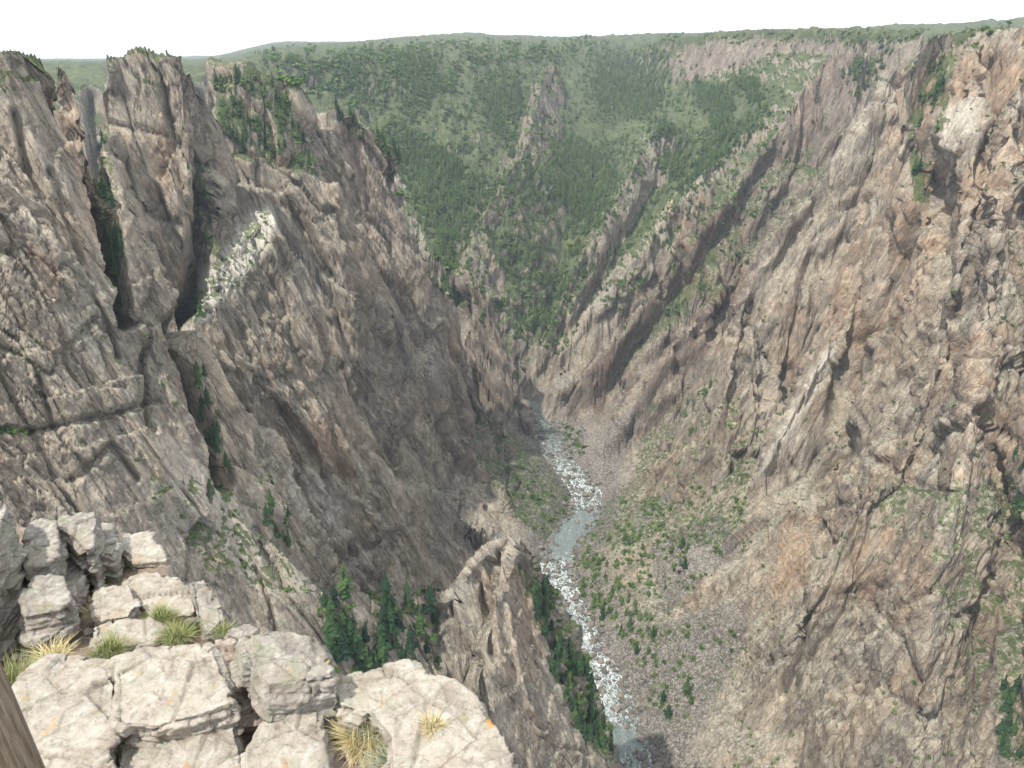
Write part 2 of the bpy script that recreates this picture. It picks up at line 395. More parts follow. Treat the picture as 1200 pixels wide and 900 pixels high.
GV = [  # photo polyline, half width px, depth m (negative = rib)
 ([(1100, 180), (1085, 240), (1048, 300), (1022, 370), (1000, 402), (985, 470), (986, 530), (965, 572)], 11, 36),
 ([(1074, 400), (1048, 440), (1040, 500)], 6, 12), ([(1162, 308), (1110, 370), (1072, 430), (1050, 470)], 7, 14),
 ([(1098, 60), (1076, 150), (1084, 220), (1098, 270), (1094, 320)], 14, 22), ([(940, 690), (936, 760), (924, 810)], 6, 12),
 ([(1172, 545), (1186, 620), (1190, 700), (1196, 880)], 11, 16), ([(905, 392), (880, 442), (896, 490)], 4, 6),
 ([(905, 190), (860, 260), (800, 335), (742, 412), (705, 480)], 11, 26), ([(1040, 110), (1005, 165), (950, 235), (900, 310), (850, 400)], 5, -8), ([(870, 420), (840, 520), (800, 620)], 7, 16), ([(770, 220), (720, 300), (670, 390)], 9, 16), ([(830, 745), (868, 735), (892, 700)], 6, 7), ([(1000, 640), (1010, 700), (1060, 760)], 4, 6),
 ([(1130, 620), (1145, 700), (1160, 780)], 5, 7), ([(1010, 520), (1050, 560), (1110, 580)], 5, 6), ([(1200, 520), (1130, 470), (1110, 400)], 5, 6),
 ([(1150, 180), (1130, 280), (1090, 380)], 5, 8), ([(1018, 200), (1002, 250)], 6, 5), ([(950, 300), (930, 370), (915, 420)], 5, 7),
 ([(980, 405), (942, 460), (905, 530), (880, 570)], 6, -8), ([(925, 600), (880, 660), (835, 700)], 6, -7), ([(1112, 140), (1105, 170)], 20, -8), ([(1180, 60), (1150, 200), (1120, 300)], 8, -8),
 ([(174, 385), (171, 440), (178, 505)], 4, 7), ([(0, 402), (60, 438), (110, 372)], 3, 3.5), ([(40, 503), (130, 486), (186, 470)], 4, 5), ([(0, 500), (40, 503)], 4, 4),
 ([(85, 412), (108, 470)], 3, 4), ([(45, 440), (64, 498)], 3, 4), ([(90, 560), (130, 520), (160, 560)], 4, 5), ([(60, 200), (90, 300), (140, 420)], 4, 5), ([(20, 130), (50, 230), (100, 330)], 5, 6),
 ([(216, 385), (234, 440), (250, 500), (266, 565)], 7, 26), ([(270, 398), (288, 470)], 3, 5), ([(262, 480), (300, 560)], 3, 5), ([(338, 240), (386, 330), (402, 400), (442, 500), (475, 565)], 8, 11),
 ([(538, 345), (546, 400), (560, 450), (566, 505)], 7, 30), ([(428, 200), (434, 270)], 4, 7), ([(398, 165), (404, 225)], 4, 7), ([(448, 230), (470, 330), (510, 420)], 5, 7),
 ([(190, 100), (206, 180), (228, 290)], 5, 8), ([(140, 160), (152, 220), (168, 290)], 4, 6), ([(122, 140), (160, 150), (195, 160)], 3, 4), ([(236, 118), (240, 200), (234, 290), (220, 375)], 10, 60), ([(106, 112), (116, 180), (130, 270), (148, 375)], 8, 50),
 ([(571, 690), (576, 765)], 4, 8), ([(562, 770), (578, 890)], 4, 8), ([(520, 702), (514, 780)], 5, 6), ([(640, 700), (660, 800)], 4, 6), ([(596, 650), (600, 760), (630, 860)], 4, -5),
 ([(300, 620), (330, 690)], 4, 5), ([(420, 560), (470, 640)], 5, 7), ([(330, 480), (390, 560), (420, 650)], 5, 7), ([(640, 100), (650, 160), (600, 240)], 6, 8),
 ([(350, 440), (430, 520)], 3, 4), ([(280, 420), (360, 500), (420, 600)], 3, -5), ([(0, 215), (60, 260), (130, 380)], 5, -6),
]
gx, gy, gd_ = proj(V[..., 0], V[..., 1], V[..., 2])
wob = n3(x / 16, y / 16, z / 16) * 3; G = np.zeros(x.shape, F32)
near_surf = (runmax[:, :1] * 0 == 0)
for pl_, hw, dpth in GV:
    pa = np.array(pl_, float); m_ = (gx > pa[:, 0].min() - 30) & (gx < pa[:, 0].max() + 30) & (gy > pa[:, 1].min() - 30) & (gy < pa[:, 1].max() + 30)
    q1, _, _ = dist_poly(gx[m_] + wob[m_], gy[m_] + wob[m_] * .5, pl_)
    G[m_] -= dpth * np.clip(1 - q1 / (hw * 1.8), 0, 1) ** 1.3
far_ = sstep(1150, 1500, dist)
amp = amp * (1 - .45 * far_)
ray = V / np.maximum(np.linalg.norm(V, axis=-1, keepdims=True), 1e-6)
V = V + (.4 * N0 - .75 * ray) * (G * np.clip((z - RIV_Z) / 30, 0, 1))[..., None]
V = V + N0 * (D * amp * farfade + rough * (1 - steep) * np.clip(drv / 20 - .7, 0, 1) * np.clip(dist / 100, 0, 1))[..., None]
N1 = gnormal(V)
PXX, PYY, DEP = proj(V[..., 0], V[..., 1], V[..., 2])

# depth buffer of the terrain at half photo resolution
BW, BH = 600, 450
zb = np.full((BH, BW), 1e9, F32); pick = np.full((BH, BW), -1, np.int64)
ix = np.floor(PXX / 2).astype(int).ravel(); iy = np.floor(PYY / 2).astype(int).ravel()
okp = (ix >= 0) & (ix < BW) & (iy >= 0) & (iy < BH)
ids = np.nonzero(okp)[0]; dd = DEP.ravel()[ids]
o_ = np.argsort(-dd, kind='stable'); ids = ids[o_]
zb[iy[ids], ix[ids]] = DEP.ravel()[ids]; pick[iy[ids], ix[ids]] = ids
Vf = V.reshape(-1, 3); Nf = N1.reshape(-1, 3)

def ground(px, py):
    """terrain point that the photo shows at px,py"""
    cx, cy = int(px // 2), int(py // 2)
    for rad in range(0, 8):
        w_ = pick[max(cy - rad, 0):cy + rad + 1, max(cx - rad, 0):cx + rad + 1]
        if (w_ >= 0).any():
            return Vf[w_[w_ >= 0][0]]
    return None

# ------------------------------------------------------------------ vegetation zones (photo polygons)
def inpoly(px, py, poly):
    c = np.zeros(px.shape, bool); n = len(poly); j = n - 1
    for i in range(n):
        xi, yi = poly[i]; xj, yj = poly[j]
        if yi != yj:
            c ^= ((yi > py) != (yj > py)) & (px < (xj - xi) * (py - yi) / (yj - yi) + xi)
        j = i
    return c

BX, BY = np.meshgrid(np.arange(BW) * 2 + 1.0, np.arange(BH) * 2 + 1.0)
def zone_mask(poly): return inpoly(BX, BY, poly)

#        polygon, green cover strength
greens = [
    ([(270, 60), (400, 52), (540, 48), (800, 42), (790, 90), (920, 96), (900, 130), (840, 190), (790, 225), (740, 290), (690, 345), (650, 400), (620, 440), (520, 340), (480, 220), (420, 130), (360, 130)], .95),
    ([(0, 40), (620, 40), (1200, 15), (1200, 28), (1090, 45), (620, 75), (0, 110)], 1.0),
    ([(250, 90), (330, 100), (362, 150), (395, 212), (250, 180)], .75),
    ([(1060, 70), (1150, 25), (1120, 60), (1095, 200), (1080, 260), (1068, 200)], 1.0),
    ([(760, 470), (830, 440), (870, 480), (900, 560), (850, 640), (760, 640), (690, 640), (700, 600), (740, 560)], .24),
    ([(680, 640), (760, 620), (830, 700), (890, 740), (860, 800), (790, 860), (730, 780)], .12),
    ([(600, 500), (640, 540), (680, 580), (640, 640), (560, 560)], .35),
    ([(520, 430), (560, 470), (600, 520), (580, 560), (480, 480)], .4),
    ([(160, 540), (250, 560), (350, 620), (380, 700), (250, 680)], .5),
    ([(1000, 560), (1200, 560), (1200, 900), (1150, 900), (1100, 700)], .25),
    ([(240, 270), (320, 240), (300, 330), (230, 360)], .45),
    ([(850, 180), (1000, 120), (960, 220), (860, 340), (760, 400), (700, 480), (740, 400)], .35),
    ([(100, 100), (125, 110), (150, 380), (130, 400)], .45),
    ([(225, 110), (250, 110), (245, 380), (205, 380)], .4),
    ([(225, 420), (262, 540), (280, 560), (240, 520)], .45),
    ([(600, 660), (660, 640), (730, 900), (690, 880)], .5),
]
veg_b = np.zeros((BH, BW), F32)
for poly, s_ in greens: veg_b = np.maximum(veg_b, zone_mask(poly) * s_)
rocks = [
    ([(728, 205), (740, 160), (775, 146), (795, 165), (780, 210), (730, 270), (690, 330), (640, 440), (615, 440), (660, 340)], .25), ([(830, 190), (880, 150), (925, 96), (1000, 96), (960, 210), (800, 300)], .3),
    ([(628, 72), (655, 70), (660, 150), (640, 190), (600, 215), (570, 260), (590, 330), (640, 420), (610, 440), (530, 340), (535, 270), (580, 200), (610, 130)], .22),
    ([(790, 60), (850, 42), (1000, 50), (980, 110), (900, 100), (800, 95), (785, 90)], .15),
    ([(730, 195), (765, 150), (790, 165), (760, 230), (720, 300), (660, 400), (690, 300)], .40),
    ([(925, 90), (1000, 60), (1000, 180), (940, 260), (880, 330), (780, 330), (700, 400), (650, 440), (740, 300), (800, 230), (880, 160)], .22),
    ([(200, 66), (300, 66), (260, 120), (215, 90)], .3), ([(462, 66), (500, 66), (495, 88), (462, 85)], .15), ([(300, 66), (375, 70), (370, 92), (310, 90)], .35),
]
for poly, s_ in rocks: veg_b = np.where(zone_mask(poly), np.minimum(veg_b, s_), veg_b)
for _ in range(3):
    veg_b = (veg_b + np.roll(veg_b, 1, 0) + np.roll(veg_b, -1, 0) + np.roll(veg_b, 1, 1) + np.roll(veg_b, -1, 1)) / 5
vg = np.zeros(V.shape[0] * V.shape[1], F32)
vg[okp] = veg_b[iy[okp], ix[okp]]
vg = vg.reshape(V.shape[:2])
vg = np.where(~okp.reshape(vg.shape), .4, vg)
vg = np.where((dist > 1250) & (Rn > 0) & (N1[..., 2] > .8), np.maximum(vg, .9), vg)
scr_b = np.zeros((BH, BW), F32)
for poly in ([(575, 530), (600, 525), (690, 580), (690, 610), (640, 640), (600, 590)], [(740, 740), (880, 700), (870, 760), (830, 830), (800, 900), (760, 900), (720, 790)],
             [(670, 520), (760, 470), (720, 560), (700, 580)], [(517, 335), (522, 290), (530, 292), (524, 335)], [(760, 640), (840, 600), (870, 640), (780, 720)],
             [(740, 640), (800, 560), (740, 600)]):
    scr_b = np.maximum(scr_b, zone_mask(poly) * 1.0)
for _ in range(3): scr_b = (scr_b + np.roll(scr_b, 1, 0) + np.roll(scr_b, -1, 0) + np.roll(scr_b, 1, 1) + np.roll(scr_b, -1, 1)) / 5
scree = np.zeros(V.shape[0] * V.shape[1], F32); scree[okp] = scr_b[iy[okp], ix[okp]]; scree = scree.reshape(V.shape[:2])
scree = np.maximum(scree, (sstep(75, 25, drv) * sstep(.5, .7, N1[..., 2])).astype(F32))

def paint(zs, blur=4):
    b_ = np.zeros((BH, BW), F32)
    for poly, v_ in zs: b_ = np.maximum(b_, zone_mask(poly) * v_)
    for _ in range(blur): b_ = (b_ + np.roll(b_, 1, 0) + np.roll(b_, -1, 0) + np.roll(b_, 1, 1) + np.roll(b_, -1, 1)) / 5
    o_2 = np.zeros(V.shape[0] * V.shape[1], F32); o_2[okp] = b_[iy[okp], ix[okp]]; return o_2.reshape(V.shape[:2])
pale = paint([([(226, 340), (292, 250), (316, 240), (326, 258), (304, 305), (240, 378), (224, 372)], 1), ([(1095, 130), (1150, 110), (1140, 150), (1100, 200)], .6),
              ([(975, 400), (985, 410), (900, 560), (880, 570), (930, 470)], .7), ([(520, 690), (590, 622), (625, 640), (560, 690), (520, 720)], .2), ([(330, 540), (400, 560), (420, 640), (350, 600)], .4),
              ([(170, 480), (250, 560), (380, 700), (300, 690), (200, 570)], .35), ([(560, 300), (600, 330), (620, 420), (590, 380)], .2)])
orange = paint([([(140, 140), (200, 150), (235, 300), (215, 340), (150, 210)], .8), ([(40, 60), (80, 90), (125, 240), (150, 330), (110, 280), (60, 120)], .9), ([(30, 290), (70, 300), (72, 350), (45, 345)], 1),
                ([(1050, 80), (1200, 40), (1200, 330), (1100, 300), (1040, 420), (960, 400), (1000, 250)], .75), ([(780, 230), (870, 230), (870, 360), (790, 340)], .9), ([(930, 60), (1000, 60), (990, 180), (920, 200)], .6),
                ([(900, 340), (960, 380), (940, 480), (900, 420)], .6), ([(910, 610), (960, 600), (940, 690), (905, 700)], .9), ([(560, 660), (625, 660), (640, 800), (590, 800), (565, 740)], .7),
                ([(1100, 400), (1200, 380), (1200, 560), (1100, 560)], .8), ([(330, 480), (390, 500), (420, 560), (380, 580)], .7), ([(120, 480), (200, 480), (230, 560), (150, 560)], .6), ([(1000, 600), (1100, 640), (1080, 760), (980, 700)], .5)])
brown = paint([([(760, 40), (1000, 36), (1000, 110), (780, 100)], .9), ([(610, 60), (670, 60), (650, 200), (540, 340), (520, 330)], .6), ([(200, 60), (380, 60), (380, 95), (220, 120)], .8), ([(925, 60), (1050, 60), (960, 210), (870, 350), (830, 430), (720, 560), (690, 580), (640, 500), (700, 400), (760, 330), (840, 230)], 1),  # brown rock zones; the strongest one paints cloud shade on the far right ridges
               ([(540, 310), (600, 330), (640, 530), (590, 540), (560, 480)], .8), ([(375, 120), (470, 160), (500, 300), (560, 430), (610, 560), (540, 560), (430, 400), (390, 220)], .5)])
# ------------------------------------------------------------------ materials
def rock_material(name, sg):
    m = NT(name); rot = (0, math.radians(26 * sg), 0)
    co = m.coord()
    veg = m.attr('veg'); scr = m.attr('scree'); sd = m.attr('warm')
    mid = m.noise(co, .05, 8, .7, .3); fine = m.noise(co, .45, 6, .75)
    streak = m.noise(m.coord((.26, .15, .022), rot), 1.0, 9, .70, .12)
    streak2 = m.noise(m.coord((.9, .5, .10), rot), 1.0, 8, .72, .08)
    base = m.ramp(mid, [(.30, (.162, .138, .108)), (.45, (.238, .206, .162)), (.58, (.302, .264, .208)), (.72, (.388, .348, .278))])
    warmf = m.ramp(m.math('ADD', m.noise(m.coord((1, 1, .4), rot), .026, 8, .68, .8), m.math('MULTIPLY', sd, .10)), [(.50, 0), (.64, 1)])
    base = m.mix(m.math('MULTIPLY', warmf, sd), base, (.300, .208, .140))
    pk = m.ramp(streak, [(.36, (.076, .066, .059)), (.46, (.20, .180, .153)), (.56, (.298, .272, .228)), (.66, (.47, .44, .37))])
    base = m.mix(m.math('MULTIPLY', m.ramp(m.noise(co, .018, 4, .6), [(.40, .12), (.62, .62)]), 1.0), base, pk)
    vc = m.voro(m.coord((.10, .07, .030), rot), 1.0, 'F1', 'Color'); vs_ = m.n('ShaderNodeSeparateColor'); m.l(vc, vs_.inputs[0])
    base = m.mix(.8, base, m.ramp(vs_.outputs[0], [(0, (.72, .71, .71)), (.5, (1, 1, 1)), (1, (1.25, 1.22, 1.18))]), 'MULTIPLY')
    vc3 = m.voro(m.coord((.35, .28, .16), rot), 1.0, 'F1', 'Color'); vs3 = m.n('ShaderNodeSeparateColor'); m.l(vc3, vs3.inputs[0])
    base = m.mix(.7, base, m.ramp(vs3.outputs[0], [(0, (.68, .67, .67)), (.5, (1, 1, 1)), (1, (1.3, 1.27, 1.22))]), 'MULTIPLY')
    pk2 = m.ramp(streak2, [(.38, (.40, .37, .37)), (.5, (1, 1, 1)), (.62, (1.5, 1.48, 1.42))])
    base = m.mix(m.ramp(m.noise(co, .03, 3, .6), [(.4, .2), (.6, .6)]), base, pk2, 'MULTIPLY')
    dark = m.ramp(m.noise(m.coord((.20, .20, .028), (0, 0, 0)), 1.0, 8, .72, .5), [(.33, 1), (.44, 0)])
    base = m.mix(m.math('MULTIPLY', dark, .55), base, (.085, .068, .068))
    base = m.mix(m.attr('brown'), base, m.mix(1.0, base, (.74, .69, .70), 'MULTIPLY'))  # darker brown rock, plus painted cloud shade on the far right ridges
    geo = m.n('ShaderNodeNewGeometry'); sep = m.n('ShaderNodeSeparateXYZ'); m.l(geo.outputs['Normal'], sep.inputs[0]); nz = sep.outputs[2]
    lich = m.ramp(fine, [(.48, 0), (.64, 1)])
    up = m.ramp(nz, [(.35, 0), (.75, 1)])
    base = m.mix(m.math('MULTIPLY', lich, m.math('ADD', m.math('MULTIPLY', up, .7), .15)), base, (.41, .405, .315))
    pf = m.ramp(m.noise(co, .35, 6, .7), [(.3, .35), (.55, 1)])
    base = m.mix(m.math('MULTIPLY', m.attr('pale'), pf, True), base, (.60, .56, .48))
    v4 = m.voro(m.coord(), .75, 'F1', 'Color'); v4s = m.n('ShaderNodeSeparateColor'); m.l(v4, v4s.inputs[0])
    scc = m.ramp(m.math('ADD', m.math('MULTIPLY', v4s.outputs[0], .5), m.math('MULTIPLY', m.noise(co, .25, 7, .75), .5)), [(.25, (.085, .075, .068)), (.5, (.175, .156, .138)), (.75, (.32, .295, .26))])
    base = m.mix(m.math('MULTIPLY', scr, .85), base, scc)
    gn = m.noise(co, .20, 9, .8)
    gcol = m.ramp(m.noise(co, .05, 8, .78, .5), [(.32, (.022, .040, .014)), (.5, (.048, .076, .022)), (.66, (.125, .150, .048))])
    gsl = m.ramp(nz, [(.25, 0), (.60, 1)])
    gm = m.math('MULTIPLY', m.math('ADD', m.math('MULTIPLY', veg, 1.15), .20 if sg > 0 else .27), gsl)
    gm = m.ramp(m.math('ADD', gm, m.math('MULTIPLY', m.math('SUBTRACT', gn, .5), 2.6)), [(.45, 0), (.60, 1)])
    col = m.mix(m.math('MULTIPLY', gm, .85), base, gcol)
    jn = m.ramp(m.voro(m.coord((.055, .04, .009), rot), 1.0, 'DISTANCE_TO_EDGE'), [(0, .6), (.016, .3), (.035, 0)])
    jn = m.math('MULTIPLY', jn, m.math('MULTIPLY', m.math('SUBTRACT', 1.0, m.attr('scree')), m.ramp(m.noise(co, .03, 4, .6), [(.46, 0), (.56, 1)])))
    col = m.mix(jn, col, (.055, .046, .042))
    m.l(col, m.b.inputs['Base Color'])
    crk = m.ramp(m.voro(m.coord((.22, .14, .035), rot), 1.0, 'DISTANCE_TO_EDGE'), [(0, 0), (.08, 1)])
    crk2 = m.ramp(m.voro(m.coord((.6, .5, .45), rot), 1.0, 'DISTANCE_TO_EDGE'), [(0, 0), (.12, 1)])
    n_ = m.bump(streak, 1.6, .5)
    n_ = m.bump(streak2, .9, .6, n_)
    n_ = m.bump(vs_.outputs[1], 1.6, .5, n_)
    n_ = m.bump(vs3.outputs[1], .7, .6, n_)
    n_ = m.bump(fine, 1.0, .6, n_)
    n_ = m.bump(crk, 1.0, .6, n_)
    n_ = m.bump(crk2, .4, .5, n_)
    m.l(n_, m.b.inputs['Normal'])
    return m.m
ROCKL = rock_material('canyon_rock', 1); ROCKR = rock_material('canyon_rock_mirrored', -1)

# ------------------------------------------------------------------ terrain objects
warm = np.where(x < rx, .35, .6) * sstep(1500, 700, dist) + .25 * sstep(700, 1500, dist) + orange * .7
i0 = np.arange(NA - 1)[:, None] * NT_ + np.arange(NT_ - 1)[None, :]
quads = np.stack([i0, i0 + 1, i0 + NT_ + 1, i0 + NT_], -1).reshape(-1, 4)
quads = quads[:, ::-1]
names = list(R)
qi = quads.reshape(-1, 4)
fr = RIn.reshape(-1)[qi[:, 0]]
fc = Vf[qi].mean(1); fd = np.hypot(fc[:, 0], fc[:, 1])
frx = np.interp(fc[:, 1], river[river[:, 1].argsort(), 1], river[river[:, 1].argsort(), 0])
nid = {n: i + 1 for i, n in enumerate(names)}
part = np.where(fc[:, 0] < frx, 0, 1)
part = np.where(fc[:, 1] > 1240, 2, part)
part = np.where((fc[:, 1] > 2250) | (fd > 2400), 3, part)
tnames = ['left_canyon_wall', 'right_canyon_wall', 'far_hillside', 'plateau']
for k, nm in enumerate(tnames):
    f = qi[part == k]
    u, inv = np.unique(f, return_inverse=True)
    o = mesh_np(nm, Vf[u], inv.reshape(-1, 4), ROCKL if k in (0,) else ROCKR)
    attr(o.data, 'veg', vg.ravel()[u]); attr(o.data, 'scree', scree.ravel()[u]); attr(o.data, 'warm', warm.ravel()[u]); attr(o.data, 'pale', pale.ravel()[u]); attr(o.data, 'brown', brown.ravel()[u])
    tag(o, kind='structure')

# ------------------------------------------------------------------ river
def resample(pts, step):
    pts = np.array(pts, float); d = np.r_[0, np.cumsum(np.linalg.norm(np.diff(pts, axis=0), axis=1))]
    n = int(d[-1] / step); q = np.linspace(0, d[-1], n)
    # smooth curve through the points
    out = np.stack([np.interp(q, d, pts[:, k]) for k in range(2)], 1)
    ker = np.ones(21) / 21
    for k in range(2): out[:, k] = np.convolve(np.pad(out[:, k], 10, mode='edge'), ker, mode='valid')
    return out, q
cl, sq = resample(river, 1.5)
tg = np.gradient(cl, axis=0); tg /= np.linalg.norm(tg, axis=1, keepdims=True); nr = np.stack([tg[:, 1], -tg[:, 0]], 1)
lat = np.linspace(-24, 24, 49)
WZ = RIV_Z - 0.6
W = np.zeros((len(cl), len(lat), 3), F32)
W[..., :2] = cl[:, None] + nr[:, None] * lat[None, :, None]
sg_, lg_ = np.meshgrid(sq, lat, indexing='ij')
wpx, wpy, _ = proj(W[..., 0], W[..., 1], np.full(sg_.shape, WZ))
foam_y = np.interp(wpy, [470, 500, 535, 560, 590, 603, 615, 645, 660, 690, 720, 780, 800, 850, 862, 885, 900], [.35, .2, .55, .8, .75, .2, .15, .1, .7, .85, .7, .9, .8, .6, .1, .35, .5])
W[..., 2] = WZ + n2(sg_ / 6, lg_ / 4) * .25 * foam_y
q0 = np.arange(len(cl) - 1)[:, None] * len(lat) + np.arange(len(lat) - 1)[None]
wq = np.stack([q0, q0 + 1, q0 + len(lat) + 1, q0 + len(lat)], -1).reshape(-1, 4)
m = NT('river_water')
fv = m.attr('foam'); cx_ = m.n('ShaderNodeCombineXYZ'); m.l(m.attr('flow'), cx_.inputs[0]); m.l(m.attr('across'), cx_.inputs[1])
mp = m.n('ShaderNodeMapping'); mp.inputs['Scale'].default_value = (.16, .42, 1); m.l(cx_.outputs[0], mp.inputs[0])
fn = m.noise(mp.outputs[0], 1.0, 6, .66, 1.6)
ff = m.ramp(m.math('ADD', m.math('MULTIPLY', m.math('SUBTRACT', fn, .5), 2.4), m.math('MULTIPLY', fv, .55)), [(.30, 0), (.5, .35), (.80, 1)])
wcol = m.ramp(fn, [(.35, (.070, .092, .082)), (.6, (.15, .175, .155))])
m.l(m.mix(ff, wcol, (.72, .75, .72)), m.b.inputs['Base Color'])
m.l(m.ramp(ff, [(0, .25), (1, .8)]), m.b.inputs['Roughness']); m.b.inputs['Specular IOR Level'].default_value = .5
m.l(m.bump(fn, .5, .35), m.b.inputs['Normal'])
riv = mesh_np('river', W.reshape(-1, 3), wq, m.m)
if riv.data.polygons[0].normal.z < 0: riv.data.flip_normals()
attr(riv.data, 'foam', foam_y); attr(riv.data, 'flow', sg_); attr(riv.data, 'across', lg_)
tag(riv, kind='structure')

# ------------------------------------------------------------------ trees
def leaf_material(name, c0, c1, c2):
    m = NT(name); oi = m.n('ShaderNodeObjectInfo')
    v = m.noise(m.coord(src='Object'), .35, 3, .6); rnd = m.attr('tone')
    t = m.math('ADD', m.math('MULTIPLY', m.math('SUBTRACT', v, .5), .8), m.math('ADD', m.math('MULTIPLY', oi.outputs['Random'], .5), m.math('MULTIPLY', rnd, .5)))
    m.l(m.ramp(t, [(.15, c0), (.5, c1), (.85, c2)]), m.b.inputs['Base Color'])
    m.b.inputs['Roughness'].default_value = .85
    return m.m
CON = leaf_material('conifer_needles', (.012, .032, .016), (.030, .064, .022), (.085, .130, .036))
SHR = leaf_material('shrub_leaves', (.035, .070, .016), (.070, .125, .028), (.125, .19, .05))
m = NT('bark'); m.l(m.ramp(m.noise(m.coord((4, 4, .8)), 3, 4), [(.3, (.06, .045, .035)), (.7, (.16, .12, .09))]), m.b.inputs['Base Color']); BARK = m.m

def conifer(seed, tiers, nb, detail=1, slim=.17):
    """unit-height crown: drooping, unequal fronds in whorls"""
    r_ = random.Random(seed); vs = []; fs = []
    lean = [r_.uniform(-.3, .3) for _ in range(4)]
    for i in range(tiers):
        f = (i + r_.uniform(-.3, .3)) / tiers
        z = .10 + .88 * f
        R_ = slim * (1 - f) ** .8 * (1 + .25 * math.sin(f * 11 + seed)) + .012
        for b in range(nb):
            if r_.random() < .12: continue
            a = b / nb * 2 * math.pi + r_.uniform(-.5, .5) + i * 1.3
            L = R_ * r_.uniform(.55, 1.25)
            wd = .5 * L * r_.uniform(.6, 1.1) + .006; dr = L * r_.uniform(.15, .6)
            ca_, sa_ = math.cos(a), math.sin(a)
            z0 = z + r_.uniform(-.02, .02)
            k = len(vs)
            vs += [(0, 0, z0 + .03), (ca_ * L * .55 - sa_ * wd, sa_ * L * .55 + ca_ * wd, z0 - dr * .5), (ca_ * L, sa_ * L, z0 - dr),
                   (ca_ * L * .55 + sa_ * wd, sa_ * L * .55 - ca_ * wd, z0 - dr * .5), (ca_ * L * .5, sa_ * L * .5, z0 - dr * .1 + .03)]
            fs += [(k, k + 1, k + 4), (k + 1, k + 2, k + 4), (k + 2, k + 3, k + 4), (k + 3, k, k + 4)] if detail else [(k, k + 1, k + 2), (k, k + 2, k + 3)]
    k = len(vs); vs += [(.012, 0, .9), (-.006, .01, .9), (-.006, -.01, .9), (0, 0, 1.04)]; fs += [(k, k + 1, k + 3), (k + 1, k + 2, k + 3), (k + 2, k, k + 3)]
    return np.array(vs, F32), np.array(fs, np.int32)

def cone(r0, r1, h, n=7, segs=4, wob=.0):
    vs = []; fs = []
    for j in range(segs + 1):
        t = j / segs; r = r0 + (r1 - r0) * t
        for i in range(n):
            a = i / n * 2 * math.pi; vs.append((r * math.cos(a) + wob * math.sin(t * 3), r * math.sin(a), h * t))
    for j in range(segs):
        for i in range(n): fs.append((j * n + i, j * n + (i + 1) % n, (j + 1) * n + (i + 1) % n, (j + 1) * n + i))
    return np.array(vs, F32), np.array(fs, np.int32)

def broad(seed, n, leaf, flat=.8):
    """unit shrub: leaf clumps through an uneven volume"""
    r_ = random.Random(seed); vs = []; fs = []
    lobes = [(r_.uniform(-.35, .35), r_.uniform(-.35, .35), r_.uniform(.25, .75) * flat, r_.uniform(.18, .34)) for _ in range(7)]
    for _ in range(n):
        lx, ly, lz, lr = r_.choice(lobes)
        d = Vector((r_.gauss(0, 1), r_.gauss(0, 1), r_.gauss(0, 1))).normalized()
        c = Vector((lx, ly, lz)) + d * lr * r_.uniform(.6, 1.05)
        if c.z < 0: c.z = abs(c.z) * .3
        t = d.cross(Vector((r_.gauss(0, 1), r_.gauss(0, 1), r_.gauss(0, 1)))).normalized(); b = d.cross(t)
        s_ = leaf * r_.uniform(.6, 1.4); k = len(vs)
        vs += [tuple(c + t * s_), tuple(c + b * s_ * .8 + d * s_ * .3), tuple(c - t * s_), tuple(c - b * s_ * .8 + d * s_ * .2)]
        fs.append((k, k + 1, k + 2, k + 3))
    return np.array(vs, F32), np.array(fs, np.int32)

def ndil(mk, r):
    f_ = mk.astype(F32)
    for _ in range(r): f_ = (f_ + np.roll(f_, 2, 0) + np.roll(f_, -2, 0) + np.roll(f_, 2, 1) + np.roll(f_, -2, 1)) / 5
    return f_ > rng.random(f_.shape) * .95 + .03

def sample(poly, n, minz=.25, cl_=0):
    """n terrain points seen inside a photo polygon"""
    msk = zone_mask(poly) & (pick >= 0)
    yy, xx = np.nonzero(msk)
    if len(yy) == 0: return []
    if n > 600: msk = (ndil(msk, 9)) & (pick >= 0); yy, xx = np.nonzero(msk)
    if cl_:
        wgt = np.clip(n2(xx / cl_ + 3.3, yy / cl_) * 2.2 + .45, .0, 1) + 1e-4
        sel = rng.choice(len(yy), n, p=wgt / wgt.sum())
    else: sel = rng.integers(0, len(yy), n)
    ids = pick[yy[sel], xx[sel]]
    p = Vf[ids].copy(); nz = Nf[ids][:, 2]
    ok = (nz > minz)
    p = p[ok]; p[:, :2] += rng.uniform(-1, 1, (len(p), 2)) * .6
    return p

